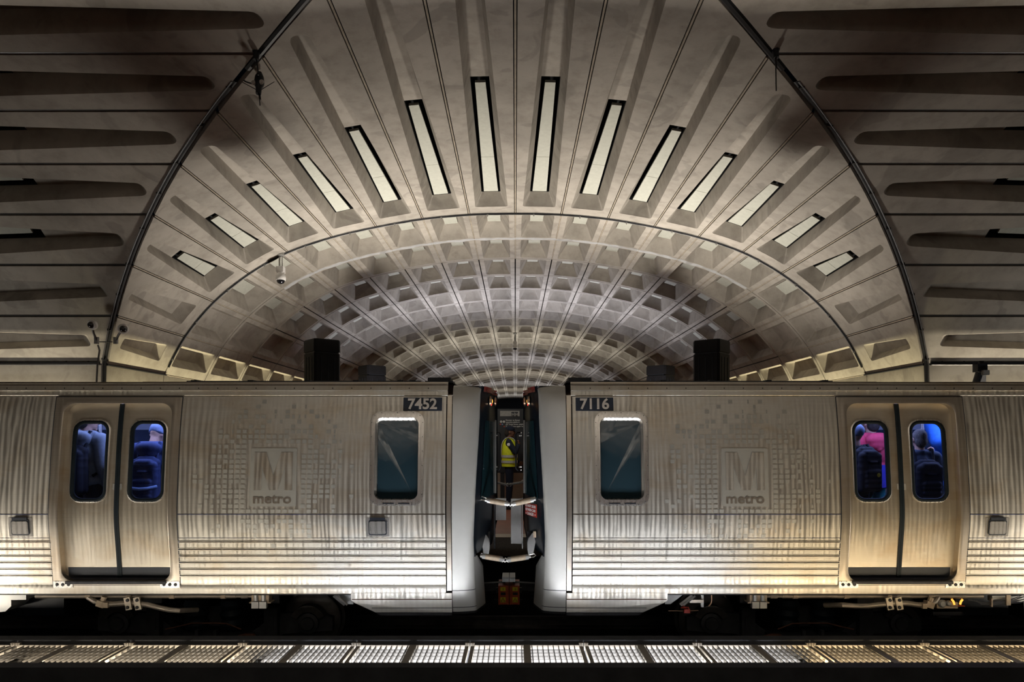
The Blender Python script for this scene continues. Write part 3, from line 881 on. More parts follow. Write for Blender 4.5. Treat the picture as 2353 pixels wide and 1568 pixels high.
dome_hang(pf, 1.1, .55, 'small distant dome camera on the centre joint of the far vault')

def wall_dome(pw, pc, n, lab):
    o = empty('mounted_camera', pw, lab, 'security camera', 'small dome cameras by the vault corner')
    pw, pc, n = Vector(pw), Vector(pc), Vector(n).normalized()
    mb = MB(); mb.tube([pw, pw + (pc - pw) * .5 + Vector((0, -.03, 0)), pc], .028, 8); mb.build('arm', M['conduit'], o)
    mb = MB(); mb.box(pw, (.09, .07, .17)); mb.build('mount_box', M['grey'], o)
    mb = MB(); mb.lathe([(.05, -.10), (.115, -.07), (.125, 0), (.105, .03)], pc, n, 22); mb.build('housing', M['white'], o)
    mb = MB(); mb.lathe([(.082, .02), (.075, .06), (.045, .09), (.012, .10)], pc, n, 20); mb.build('dome', M['dome'], o)
wall_dome(pix(222, 783, 16.9), pix(211, 747, 16.6), (-.25, -1, -.35), 'small white dome camera on the dark wall, left of the vault corner')
wall_dome(pix(266, 783, 17.1), pix(283, 756, 16.8), (.55, -1, -.35), 'small grey dome camera on the fan side, right of the vault corner')
o = empty('hanging_conduit', pix(225, 880, 16.9), 'thin conduit rising from the train roof to the corner cameras', 'conduit')
mb = MB(); mb.tube([pix(222, 880, 16.95), pix(224, 838, 16.95), pix(229, 805, 16.9), pix(225, 793, 16.9)], .022, 8); mb.build('riser', M['conduit'], o)
mb = MB(); mb.tube([pix(228.5, 786, 16.8), pix(259, 786, 16.95)], .013, 6); mb.build('cross_pipe', M['conduit'], o)

def antenna(p, lab, rods):
    o = empty('hanging_antenna', p, lab, 'antenna', 'antennas at the vault edges')
    p = Vector(p)
    mb = MB(); mb.lathe([(.035, .24), (.075, .15), (.085, .02), (.05, -.05), (.045, -.16)], p, (.0, .15, 1), 12); mb.build('housing', M['black'], o)
    mb = MB()
    for d, r in rods: mb.tube([p + Vector((0, 0, -.1)), p + Vector(d)], r, 6)
    mb.build('rods', M['black_cable'], o)
    return o
pL = groin(-1, 3.06, -.10); pR = groin(1, 3.03, -.10)
antenna(pL + Vector((-.03, -.06, .12)), 'black antenna on the upper left vault edge', [((.05, -.05, -.42), .012), ((-.12, .2, .38), .014)])
antenna(pR + Vector((.08, -.06, .12)), 'black antenna with a long thin rod on the upper right vault edge', [((-.02, -.08, -.72), .010), ((-.02, -.08, -.35), .016), ((.14, .1, .44), .014)])
pa = pix(595, 196, 11.6)
o = antenna(pa, 'black tripod antenna with two white lamps below the left vault edge', [((-.27, -.02, .04), .006), ((.27, -.02, .05), .006), ((.03, -.03, -.36), .009), ((.02, 0, -.25), .02), ((-.08, .25, .30), .02)])
mb = MB(); mb.lathe([(.03, -.02), (.045, 0), (.03, .02)], pa + Vector((-.07, -.05, .02)), (0, -1, 0), 12); mb.lathe([(.03, -.02), (.045, 0), (.03, .02)], pa + Vector((.06, -.05, .03)), (0, -1, 0), 12); mb.build('lamps', M['white'], o)
mb = MB(); mb.tube([pa + Vector((-.04, 0, .0)), pix(565, 188, 11.8), pix(548, 178, 12.0)], .012, 6); mb.build('lead', M['black_cable'], o)

# post with a box on the far platform, right
b = pix(2243, 880, 16.9)
o = empty('speaker_post', (b.x, 16.9, PLAT), 'dark post with a small box beside the right wall conduit', 'speaker post')
mb = MB(); mb.tube([Vector((b.x - .25, 16.9, PLAT)), b, pix(2250, 858, 16.9)], .085, 10); mb.build('post', M['black'], o)
mb = MB(); t = pix(2252, 846, 16.9); mb.box(t, (.24, .2, .20)); mb.build('head', M['black'], o)
mb = MB(); t = pix(2262, 857, 16.8); mb.box(t, (.15, .16, .12)); mb.build('side_box', M['grey'], o)
mb = MB(); t = pix(2258, 872, 16.95); mb.box(t, (.14, .05, .18)); mb.build('sign_card', M['white'], o)
mb = MB(); t = pix(2254, 834, 16.95); mb.box(t, (.10, .08, .09)); mb.build('top_bracket', M['dark_metal'], o)

# ------------------------------------------------------------------ platform sign and wall seen through the gap
def text(name, s, loc, size, mat, parent, off=0.0, ext=.002, align='LEFT', tilt=90, sx=1.0, rz=0.0):
    c = bpy.data.curves.new(name, 'FONT'); c.body = s; c.size = size; c.extrude = ext; c.offset = off
    c.align_x = align; c.materials.append(mat); c.resolution_u = 6
    o = bpy.data.objects.new(name, c); COL.objects.link(o)
    o.location = loc; o.rotation_euler = (radians(tilt), 0, rz); o.scale = (sx, 1, 1)
    bpy.context.view_layer.update()
    me = bpy.data.meshes.new_from_object(o)
    m = bpy.data.objects.new(name, me); COL.objects.link(m)
    m.location, m.rotation_euler, m.scale = o.location, o.rotation_euler, o.scale
    bpy.data.objects.remove(o); bpy.data.curves.remove(c)
    if parent is not None: adopt(m, parent)
    return m
YS = 16.2
o = empty('platform_sign', (-.1, YS, PLAT), 'dark platform sign with white lettering behind the officer', 'sign')
lo, hi = pix(1140, 1010, YS), pix(1225, 940, YS)
mb = MB(); mb.box2((lo.x, YS, PLAT + .75), (hi.x, YS + .12, hi.z)); mb.build('board', M['sign'], o, 0)
mb = MB(); a, b2 = pix(1149, 957, YS - .01), pix(1194, 944.5, YS - .01); mb.box2((a.x, YS - .012, a.z), (b2.x, YS + .0, b2.z)); mb.build('lit_strip', M['reflective'], o, 0)
for i, x in enumerate((1175.0, 1183.0)):
    a, b2 = pix(x, 958, YS - .02), pix(x + 7.0, 947, YS - .02)
    mb = MB(); mb.box2((a.x, YS - .02, a.z), (b2.x, YS - .01, b2.z)); mb.build('emblem', M['sign'], o, 0)
    text('emblem_letter', 'M', (a.x + .004, YS - .022, a.z + .012), .10, M['reflective'], o, .003)
p = pix(1149.5, 957.5, YS)
for i, (s, v) in enumerate((('Elevator to Street', 967.5), ('opposite platform', 972), ('All Trains lower platform', 976.9), ('Shady Grove upper level', 981.6))):
    text('sign_text', s, (pix(1162, v, YS).x, YS - .012, pix(0, v, YS).z), .046, M['sign_white'], o, .0008)
for x, v, m in ((1151.5, 969.5, 'sign_white'), (1158, 969.5, 'sign_white'), (1150, 975.5, 'red'), (1154.3, 975.5, 'band'), (1158.6, 980.5, 'red')):
    q = pix(x, v, YS); mb = MB(); mb.lathe([(.028 if m == 'sign_white' else .017, 0), (.028 if m == 'sign_white' else .017, .01)], (q.x, YS - .002, q.z), (0, -1, 0), 18); mb.build('route_dot' if m != 'sign_white' else 'pictogram', M[m], o)
text('pictogram_letter', 'A', (pix(1150.6, 970.8, YS).x, YS - .014, pix(0, 970.8, YS).z), .035, M['ink'], o)
text('pictogram_letter', 'e', (pix(1157.2, 970.8, YS).x, YS - .014, pix(0, 970.8, YS).z), .035, M['ink'], o)
mb = MB(); mb.box2((lo.x + .1, YS + .02, PLAT), (lo.x + .2, YS + .1, PLAT + .75)); mb.build('leg', M['sign'], o, 0)
mb = MB(); mb.box2((hi.x - .2, YS + .02, PLAT), (hi.x - .1, YS + .1, PLAT + .75)); mb.build('leg', M['sign'], o, 0)
# tan parapet behind the officer
a, b2 = pix(1120, 1128, 17.2), pix(1162, 1040, 17.2)
mb = MB(); mb.box2((-1.6, 17.3, PLAT), (1.6, 17.5, pix(0, 1046, 17.3).z)); ob = mb.build('parapet', M['granite'], None, 0); tag(ob, 'tan stone parapet behind the officer in the gap', 'parapet')
q = pix(1150, 1056, 15.9)
# radio in the raised hand
rp = pix(1194.5, 1010, 14.98)
o = empty('handheld_radio', rp, 'small dark radio in the raised hand of the officer', 'radio')
mb = MB(); mb.box(rp, (.035, .06, .13)); mb.build('case', M['black'], o, 0)
mb = MB(); mb.tube([rp + Vector((0, .015, .06)), rp + Vector((.0, .015, .17))], .006, 6); mb.build('aerial', M['black_cable'], o)
# ------------------------------------------------------------------ train cars
PRV = [(885, .185), (897, .165), (915, .144), (949, .110), (1000, .073), (1050, .047), (1100, .027), (1135, .012), (1160, .004), (1181, 0), (1200, .004), (1217, .012), (1240, .027), (1260, .041), (1300, .064), (1345, .087), (1366, .098), (1385, .107), (1410, .122)]
PRZ = [(EZ + (V0 - v) * (D + dy) / F, dy) for v, dy in PRV]      # descending z
def zrow(v):
    for (v0, d0), (v1, d1) in zip(PRV, PRV[1:]):
        if v0 <= v <= v1:
            dy = d0 + (d1 - d0) * (v - v0) / (v1 - v0); return EZ + (V0 - v) * (D + dy) / F
    return EZ + (V0 - v) * (D + (PRV[0][1] if v < 885 else PRV[-1][1])) / F
def yside(z):
    if z >= PRZ[0][0]: return D + PRZ[0][1]
    for (z0, d0), (z1, d1) in zip(PRZ, PRZ[1:]):
        if z <= z0 and z >= z1: return D + d0 + (d1 - d0) * (z0 - z) / (z0 - z1)
    return D + PRZ[-1][1]
def ysm(z):                                                      # smoothed
    return (yside(z - .05) + 2 * yside(z) + yside(z + .05)) / 4
ZTOP, ZBOT = zrow(897), zrow(1365)
YFAR = lambda z: 2 * (D + 1.52) - ysm(z)
DU, DW = 4.557, .735                                             # door centre, half width of its frame
UEND = 23.0

def rr(cx, cz, hw, hh, r, n=6, side_pts=8, top_pts=5):
    """Rounded rectangle loop (u, z), counter-clockwise from the lower left corner's end."""
    P = []
    cor = [(cx + hw - r, cz - hh + r, -90), (cx + hw - r, cz + hh - r, 0), (cx - hw + r, cz + hh - r, 90), (cx - hw + r, cz - hh + r, 180)]
    for i, (a, b, s) in enumerate(cor):
        for k in range(n + 1):
            t = radians(s + 90 * k / n); P.append((a + r * cos(t), b + r * sin(t)))
        a2, b2, s2 = cor[(i + 1) % 4]
        q = (a2 + r * cos(radians(s2)), b2 + r * sin(radians(s2))); p = P[-1]
        m = side_pts if i in (0, 2) else top_pts
        for k in range(1, m + 1):
            f = k / (m + 1); P.append((p[0] + (q[0] - p[0]) * f, p[1] + (q[1] - p[1]) * f))
    return P

class Car:
    def __init__(s, sg, root):
        s.sg, s.root = sg, root
    def X(s, u): return XG + s.sg * u
    def P(s, u, z, off=0.0): return Vector((s.X(u), ysm(z) + off, z))
    def loop(s, L, off): return [s.P(u, z, off) for u, z in L]
    def strip(s, mb, u0, u1, v0, v1, off=0.0, rows=None, mat=0):
        vs = rows or sorted(set([v0, v1] + [v for v, _ in PRV if v0 < v < v1] + [v0 + (v1 - v0) * k / 6 for k in range(7)]))
        nu = max(1, int(abs(u1 - u0) / 1.5))
        prev = None
        for v in vs:
            z = zrow(v); ids = mb.pts([s.P(u0 + (u1 - u0) * k / nu, z, off) for k in range(nu + 1)])
            if prev: mb.bridge(prev, ids, mat, False)
            prev = ids
    def rings(s, mb, loops, mat=0):
        """loops: list of (loop, off)"""
        ids = [mb.pts(s.loop(L, o)) for L, o in loops]
        for a, b in zip(ids, ids[1:]): mb.bridge(a, b, mat)
        return ids
    def plate(s, name, u0, u1, v0, v1, mat, off=-.003, th=.004, parent=None, r=.0):
        z0, z1 = zrow(v1), zrow(v0)
        mb = MB()
        L = rr((u0 + u1) / 2, (z0 + z1) / 2, (u1 - u0) / 2, (z1 - z0) / 2, max(r, .002), 3, 4, 2)
        a = mb.pts(s.loop(L, off)); b = mb.pts(s.loop(L, off + th))
        mb.face(a); mb.bridge(a, b); mb.face(b[::-1])
        return mb.build(name, mat, parent or s.root, 40)

def lerp_loops(A, B, n):
    return [[(a[0] + (b[0] - a[0]) * k / n, a[1] + (b[1] - a[1]) * k / n) for a, b in zip(A, B)] for k in range(n + 1)]

def build_car(sg, number, label, logo_seed):
    base = empty('subway_car', (XG + sg * 4.5, D + 1.5, RAILTOP), label, 'subway car', 'two coupled subway cars')
    c = Car(sg, base)
    UW0, UW1 = 1.0, 1.60                                          # cab window column
    dl, dr = DU - DW, DU + DW
    # --- body side with openings for the cab window and the door
    mb = MB()
    UP = (912, 1181); LOWV = (1183.5, 1240)
    zw1, zw0 = zrow(962), zrow(1150)
    def upper(u0, u1, a=UP[0], b=UP[1]): c.strip(mb, u0, u1, a, b)
    upper(.735, UW0 + .03); upper(UW0 + .03, UW1 - .03, UP[0], 955); upper(UW0 + .03, UW1 - .03, 1152, UP[1]); upper(UW1 - .03, dl); upper(dr, UEND)
    for u0, u1 in ((.735, dl), (dr, UEND)):
        c.strip(mb, u0, u1, 1181, 1183.5, .012)
        c.strip(mb, u0, u1, 1183.5, 1236); c.strip(mb, u0, u1, 1236, 1237.5, .006); 
        # corrugations: six overlapping ribs
        vk = [1245.7, 1262.9, 1277.9, 1293.2, 1308.2, 1323.2]
        rows = [(1237.5, 0)]
        for v in vk:
            rows += [(v - 2.6, 0), (v - 2.3, -.007), (v - 1.25, -.007), (v - 1.15, .028), (v + 1.05, .028), (v + 1.15, -.010), (v + 2.2, -.010), (v + 3.0, -.002), (v + 3.4, 0)]
        rows += [(1332, 0), (1344, 0), (1345.5, .004), (1347, 0), (1356, 0), (1362, 0), (1365, -.001), (1366.5, .004)]
        nu = max(1, int((u1 - u0) / 1.5)); prev = None
        for v, o in rows:
            z = zrow(v); us = [u0 + (u1 - u0) * k / nu for k in range(nu + 1)]
            if o < -.008: us[0] += .0; us[-1] -= .0
            ids = mb.pts([c.P(u, z, o) for u in us])
            if prev: mb.bridge(prev, ids, 0, False)
            prev = ids
    # band over the doors, drip rail and cantrail
    rows = [(912, 0), (910.5, .008), (909, 0), (899, 0), (897.8, -.022), (896.6, -.022), (895.6, .004), (889, .010), (886, .016), (883.5, .010), (881, .024)]
    prev = None
    for v, o in rows:
        z = zrow(v); ids = mb.pts([c.P(u, z, o) for u in (.72, 3, 6, 10, 16, UEND)])
        if prev: mb.bridge(prev, ids, 0, False)
        prev = ids
    rv_ = MB()
    for k in range(26):
        q = c.P(.95 + k * .225, zrow(892.5), .004); rv_.lathe([(.007, 0), (.006, .004)], q, (0, -1, 0), 6)
    # under the door
    prev = None
    for v, o in ((1343, .0), (1352, 0), (1362, 0), (1365, -.001), (1366.5, .004)):
        ids = mb.pts([c.P(u, zrow(v), o) for u in (dl, DU, dr)])
        if prev: mb.bridge(prev, ids, 0, False)
        prev = ids
    mb.build('body_side', M['steel'], base, 30)
    rv_.build('rivets', M['dark_metal'], base, 0)['kind'] = 'stuff'
    # far side, floor, roof
    mb = MB()
    zt = zrow(881)
    def arch(y):                                                  # shallow roof
        f = (y - (D + 1.52)) / 1.335; return zt + .015 + .055 * (1 - f * f)
    ys = [D + .21, D + .30, D + .5, D + .9, D + 1.52, D + 2.14, D + 2.54, D + 2.74, D + 2.83]
    prev = None
    for y in ys:
        ids = mb.pts([Vector((c.X(u), y, arch(y))) for u in (.72, 6, UEND)])
        if prev: mb.bridge(prev, ids, 0, False)
        else:
            e = mb.pts([Vector((c.X(u), D + .209, zt - .002)) for u in (.72, 6, UEND)]); mb.bridge(e, ids, 0, False)
        prev = ids
    mb.build('roof', M['frame_steel'], base, 40)
    mb = MB(); prev = None
    for v in (881, 912, 1000, 1100, 1181, 1240, 1300, 1366):
        z = zrow(v); ids = mb.pts([Vector((c.X(u), YFAR(z), z)) for u in (.72, UEND)])
        if prev: mb.bridge(prev, ids, 0, False)
        prev = ids
    mb.build('far_side', M['steel'], base, 40)
    mb = MB(); mb.box2((c.X(.72), D + .12, ZBOT - .02), (c.X(UEND), D + 2.92, ZBOT + .10)); mb.build('underfloor', M['dark_metal'], base, 0)
    # --- interior
    ci = CARFLOOR
    ins = []
    mb = MB(); mb.box2((c.X(1.9), D + .14, ci - .05), (c.X(UEND), D + 2.86, ci)); mb.build('interior_floor', M['seat_floor'], base, 0)
    mb = MB(); mb.box2((c.X(1.9), D + 2.70, ci), (c.X(UEND), D + 2.74, ci + 2.05)); mb.box2((c.X(1.86), D + .2, ci), (c.X(1.90), D + 2.74, ci + 2.05)); mb.build('interior_wall', M['interior'], base, 0)
    mb = MB(); mb.box2((c.X(1.9), D + .22, ci + 2.05), (c.X(UEND), D + 2.76, ci + 2.08)); mb.build('interior_ceiling', M['interior'], base, 0)
    mb = MB()
    for k in range(6): mb.box2((c.X(2.2 + k * 1.5), D + .62, ci + 2.02), (c.X(3.5 + k * 1.5), D + .92, ci + 2.045))
    mb.build('interior_lamp', M['lamp_blue'], base, 0)
    mb = MB()
    for k in range(5): mb.box2((c.X(2.3 + k * 1.55), D + 2.68, ci + .9), (c.X(3.4 + k * 1.55), D + 2.70, ci + 1.75))
    mb.build('far_window', M['slate'], base, 0)
    for du in (-.72, .82) if sg < 0 else (.86, -.9):
        mb = MB(); mb.tube([(c.X(DU + du), 8.97, ci), (c.X(DU + du), 8.97, ci + 2.05)], .020, 10); mb.build('grab_pole', M['bright_steel'], base)
    mb = MB()                                                     # seats with backs beside the doors
    for u in (DU + 1.25, DU - 1.35): mb.box2((c.X(u - .25), D + 1.9, ci + .4), (c.X(u + .25), D + 2.66, ci + .47)); mb.box2((c.X(u - .28), D + 1.9, ci + .4), (c.X(u - .22), D + 2.66, ci + 1.0))
    mb.build('seat', M['bright_blue'], base, 0)
    # dark cab behind the front window
    mb = MB(); mb.box2((c.X(.70), D + .55, ci), (c.X(1.84), D + .60, ci + 2.05)); mb.build('cab_partition', M['black'], base, 0)
    # --- door frame
    zt_, zb_ = zrow(913), zrow(1344)
    cz, hh = (zt_ + zb_) / 2, (zt_ - zb_) / 2
    zo_t, zo_b = zrow(926), zrow(1337)
    co, ho = (zo_t + zo_b) / 2, (zo_t - zo_b) / 2
    outer = rr(DU, cz, DW, hh, .004, 6, 16, 6); inner = rr(DU, co, .640, ho, .135, 6, 16, 6)
    inner2 = rr(DU, co, .632, ho - .008, .128, 6, 16, 6)
    mb = MB()
    LL = lerp_loops(outer, inner, 3)
    ids = c.rings(mb, [(outer, .006), (outer, -.004)] + [(L, -.005) for L in LL[1:3]] + [(inner, -.010), (inner2, -.006), (inner2, .045), (inner2, .10)])
    mb.build('door_frame', M['frame_steel'], base, 50)
    g0 = rr(DU, cz, DW + .009, hh + .009, .006, 6, 16, 6); mb = MB(); c.rings(mb, [(g0, -.002), (outer, -.0025)]); mb.build('frame_gap', M['black'], base, 0)
    # feet of the frame with three bolts
    for s_ in (-1, 1):
        u = DU + s_ * (DW - .115)
        o = c.plate('frame_foot', u - .112, u + .112, 1336, 1351, M['bright_steel'], -.012, .010)
        for k in (-1, 0, 1):
            mb = MB(); q = c.P(u + k * .066, zrow(1343.5), -.012); mb.lathe([(.019, 0), (.018, .006), (.010, .008)], q, (0, -1, 0), 12); mb.build('bolt', M['dark_metal'], o)
    # --- door leaves
    for s_ in (-1, 1):
        a, b = (DU - .640, DU - .012) if s_ < 0 else (DU + .012, DU + .640)
        cu = (a + b) / 2
        rim = rr(cu, co, (b - a) / 2, ho + .01, .01, 6, 16, 5)
        wz1, wz0 = zrow(966.5), zrow(1155)
        # window sits toward the middle of the leaf
        wu = DU + s_ * .335
        hole = rr(wu, (wz1 + wz0) / 2, .212, (wz1 - wz0) / 2, .125, 6, 16, 5)
        mb = MB()
        LL = lerp_loops(rim, hole, 7)
        OFF = .075
        c.rings(mb, [(rim, OFF + .03)] + [(L, OFF) for L in LL] + [(hole, OFF + .03)])
        leaf = mb.build('door_leaf', M['door_steel'], base, 50)
        # bright trim, rubber gasket, pane
        h0 = rr(wu, (wz1 + wz0) / 2, .224, (wz1 - wz0) / 2 + .012, .135, 6, 16, 5)
        h1 = rr(wu, (wz1 + wz0) / 2, .212, (wz1 - wz0) / 2, .125, 6, 16, 5)
        h2 = rr(wu, (wz1 + wz0) / 2, .192, (wz1 - wz0) / 2 - .020, .108, 6, 16, 5)
        h3 = rr(wu, (wz1 + wz0) / 2, .172, (wz1 - wz0) / 2 - .040, .090, 6, 16, 5)
        mb = MB(); c.rings(mb, [(h0, OFF + .002), (h0, OFF - .006), (h1, OFF - .010), (h1, OFF + .002)]); mb.build('window_trim', M['bright_steel'], leaf, 50)
        mb = MB(); c.rings(mb, [(h1, OFF - .004), (h2, OFF - .014), (h3, OFF - .002), (h3, OFF + .02)]); mb.build('window_gasket', M['rubber'], leaf, 60)
        mb = MB(); x = mb.pts(c.loop(h3, OFF + .012)); mb.face(x)
        mb.build('window_pane', M['door_glass'], leaf, 0)
        # meeting rubber edge
        mb = MB(); e0, e1 = (DU - .026, DU - .001) if s_ < 0 else (DU + .001, DU + .026)
        vs = [928 + k * 20.4 for k in range(21)]
        pr = None
        for v in vs:
            z = zrow(v); ids = mb.pts([c.P(e0, z, OFF + .01), c.P(e0, z, OFF - .012), c.P(e1, z, OFF - .012), c.P(e1, z, OFF + .01)])
            if pr: mb.bridge(pr, ids, 0, False)
            pr = ids
        mb.build('meeting_seal', M['rubber'], leaf, 30)
        c.plate('sensor_plate', *((DU - .052, DU - .030) if s_ < 0 else (DU + .030, DU + .052)), 1113, 1127, M['grey'], OFF - .003, .003, leaf)
    # dark kick strip and sill under the leaves
    mb = MB(); c.strip(mb, DU - .60, DU + .60, 1307, 1333, .072); mb.build('kick_strip', M['black'], base, 40)
    mb = MB(); z = zrow(1338); mb.box2((c.X(DU - .58), ysm(z) - .035, z - .018), (c.X(DU + .58), ysm(z) + .14, z + .012)); mb.build('door_sill', M['dark_metal'], base, 0)
    # --- cab window with raised stepped frame
    z1, z0 = zrow(945.5), zrow(1163); cz2, hh2 = (z1 + z0) / 2, (z1 - z0) / 2
    cu, hw = 1.300, .312
    A0 = rr(cu, cz2, hw, hh2, .125, 6, 14, 5); A1 = rr(cu, cz2, hw - .012, hh2 - .012, .115, 6, 14, 5)
    A2 = rr(cu, cz2, hw - .040, hh2 - .045, .105, 6, 14, 5); A3 = rr(cu, cz2, hw - .062, hh2 - .072, .085, 6, 14, 5)
    g1, g0 = zrow(967), zrow(1147); gz, gh = (g1 + g0) / 2, (g1 - g0) / 2
    G0 = rr(cu - .008, gz, .236, gh + .004, .042, 6, 14, 5); G1 = rr(cu - .008, gz, .230, gh - .002, .040, 6, 14, 5)
    mb = MB(); c.rings(mb, [(A0, .004), (A0, -.006), (A1, -.009), (A2, -.010), (A2, -.026), (A3, -.028), (A3, -.010), (G0, .010), (G1, .022)])
    fr = mb.build('cab_window_frame', M['bright_steel'], base, 45)
    mb = MB(); mb.face(mb.pts(c.loop(G1, .018))); mb.build('cab_window_pane', M['cab_glass'], fr, 0)
    mb = MB()
    for L in (A1,):
        for k in range(0, len(L), 3):
            q = c.P(*[(L[k][0] - cu) * .985 + cu, (L[k][1] - cz2) * .99 + cz2], -.0105); mb.lathe([(.0045, 0), (.004, .002)], q, (0, -1, 0), 8)
    mb.build('frame_screws', M['dark_metal'], fr, 0)
    for s_ in (-.09, .09): c.plate('drain_slot', cu + s_ - .065, cu + s_ + .065, 1155.8, 1158.5, M['black'], -.013, .004, fr)
    # --- number plate
    if sg < 0: nu0, nu1 = .785, 1.237
    else: nu0, nu1 = .775, 1.215
    pl = c.plate('number_plate', nu0, nu1, 914, 944.5, M['plate'], -.006, .008)
    z = zrow(939.8); xl = min(c.X(nu0), c.X(nu1)); mid = (c.X(nu0) + c.X(nu1)) / 2
    text('number', number, (mid - .002, ysm(z) - .0125, z), .172, M['plate_ink'], pl, .0045, .003, 'CENTER', 83.5, 1.0)
    # --- intercom squares
    for u in ((1.512, 5.62) if sg < 0 else (5.612,)):
        o = c.plate('intercom_surround', u - .135, u + .135, 1190, 1234, M['bright_steel'], -.003, .004)
        q = c.plate('intercom_bezel', u - .104, u + .104, 1195.5, 1230, M['black'], -.010, .008, o, .02)
        c.plate('intercom_cover', u - .094, u + .094, 1198.5, 1227.5, M['bright_steel'], -.016, .008, o, .018)
        c.plate('intercom_hood', u - .085, u + .085, 1189.5, 1196, M['black'], -.020, .016, o)
    # --- etched emblem: plate, letter, word, and the field of small squares around it
    lu = 2.72
    lg = c.plate('emblem_plate', lu - .268, lu + .268, 1030.5, 1164.5, M['etched'], -.0035, .0035, None, .022)
    Mp = [(0, 0), (.305, 0), (.5, .62), (.695, 0), (1, 0), (1, 1), (.80, 1), (.80, .37), (.625, 1), (.405, 1), (.20, .37), (.20, 1), (0, 1)]
    x0 = c.X(lu) - .222; v0_, v1_ = 1040, 1127
    def MP(a, b, off):
        z = zrow(v0_ + (v1_ - v0_) * b); return Vector((x0 + .444 * a, ysm(z) + off, z))
    mb = MB()
    tri = [(0, 1, 10), (0, 10, 11), (0, 11, 12), (1, 9, 10), (1, 2, 9), (2, 8, 9), (2, 3, 8), (3, 7, 8), (3, 4, 7), (4, 6, 7), (4, 5, 6)]
    ids = mb.pts([MP(a, b, -.0048) for a, b in Mp])
    for t in tri: mb.face([ids[k] for k in t])
    mb.build('emblem_letter', M['steel'], lg, 0)
    z = zrow(1157); text('emblem_word', 'metro', (c.X(lu) - .008, ysm(z + .03) - .0055, z), .152, M['frame_steel'], lg, .004, .0008, 'CENTER', 87.5, 1.16)
    rnd = random.Random(logo_seed)
    mb = MB(); pv, pu = 11.45, .0695
    for r in range(0, 32):
        v = 919 + r * pv
        for q in range(-14, 15):
            x = q * pu; vv = (v + 4.5 - 1097) / 178.0; uu = x / .98
            if abs(x) < .285 and 1022 < v + 5 < 1171: continue
            rad = sqrt(uu * uu + vv * vv)
            pr = 1.0 if rad < .38 else max(0, 1 - (rad - .38) / .64) ** .8
            if rnd.random() > pr: continue
            # the look of the squares is unmirrored: spread in world x
            u = lu + sg * x
            if u > DU - DW - .05 or u < 1.66: continue
            w = .0245 if rad < .7 else .0245 * rnd.choice((1, 1, .6, .35))
            vb = v + 8.8
            if 1240 < vb and v < 1336: 
                if (v - 1245.7) % 15.5 > 8: continue
            if v < 1184 < vb: continue
            zz = [zrow(v), zrow(vb)]
            P = [c.P(u - w, zz[1], -.0025), c.P(u + w, zz[1], -.0025), c.P(u + w, zz[0], -.0025), c.P(u - w, zz[0], -.0025)]
            mb.face(mb.pts(P))
    mb.build('etched_squares', M['etched'], base, 0)['kind'] = 'stuff'
    # --- end pillar strip
    mb = MB(); 
    for a, b, o in ((.668, .722, -.004),):
        c.strip(mb, a, b, 909, 1358, o); c.strip(mb, b, b + .002, 909, 1358, .02)
    mb.build('end_pillar', M['frame_steel'], base, 40)
    # --- skirt panel below the body
    mb = MB()
    zz = lambda v: zrow(v)
    poly = [(.668, 1363.5), (1.84, 1363.5), (1.84, 1380), (1.80, 1386), (1.56, 1408), (.668, 1408)]
    f0 = [c.P(u, zz(v), -.006 + (.0 if v < 1400 else .008)) for u, v in poly]; f1 = [p + Vector((0, .05, 0)) for p in f0]
    a = mb.pts(f0); b = mb.pts(f1); mb.face(a); mb.bridge(a, b); mb.face(b[::-1])
    sk = mb.build('skirt_panel', M['steel'], base, 0)
    c.plate('skirt_seam', .668, 1.83, 1377.2, 1378.6, M['rust'], -.010, .006, sk)
    c.plate('skirt_seam', .668, 1.60, 1397, 1398, M['dark_metal'], -.008, .006, sk)
    mb = MB(); L = [c.P(u, zz(v), .0) for u, v in ((.668, 1408.5), (1.56, 1408.5), (1.50, 1415), (.668, 1415))]
    L2 = [p + Vector((0, .06, 0)) for p in L]; a = mb.pts(L); b = mb.pts(L2); mb.face(a); mb.bridge(a, b); mb.face(b[::-1]); mb.build('skirt_edge', M['dark_metal'], sk, 0)
    # --- cab end mask: side band wrapping round the corner
    def ucor(v): 
        pts = [(883, .33), (905, .345), (960, .350), (1010, .362), (1090, .385), (1160, .402), (1240, .418), (1290, .412), (1330, .405), (1410, .380)]
        for (a, b), (d, e) in zip(pts, pts[1:]):
            if a <= v <= d: return b + (e - b) * (v - a) / (d - a)
        return pts[0][1] if v < 883 else pts[-1][1]
    mb = MB(); prev = None
    rows = [884.5, 887, 893, 905, 925, 960, 1010, 1060, 1110, 1160, 1200, 1240, 1270, 1284]
    top = {884.5: .14, 887: .07, 893: .03, 905: .012}
    def mrow(v, low=False):
        uc = ucor(v); z = zrow(v); y = ysm(z) + top.get(v, 0)
        if v > 1366: y += .0008 * (v - 1366)
        cols = [(.662, .03), (.660, -.004), (.60, -.004), (.54, .004), (.48, .018), (uc + .03, .045), (uc + .008, .068), (uc, .095)]
        if low: cols += [(uc - .012, .14), (uc - .06 - max(0, (1316 - v)) * -.0004, .30), (uc - .085, .42), (uc - .06, .60)]
        else: cols += [(uc - .004, .115), (uc + .03, .118)]
        return [Vector((c.X(u), y + o, z)) for u, o in cols]
    for v in rows:
        ids = mb.pts(mrow(v))
        if prev: mb.bridge(prev, ids, 0, False)
        else:
            t = mb.pts([p + Vector((0, .30, -.01)) for p in mrow(v)]); mb.bridge(t, ids, 0, False)
        prev = ids
    prev = None
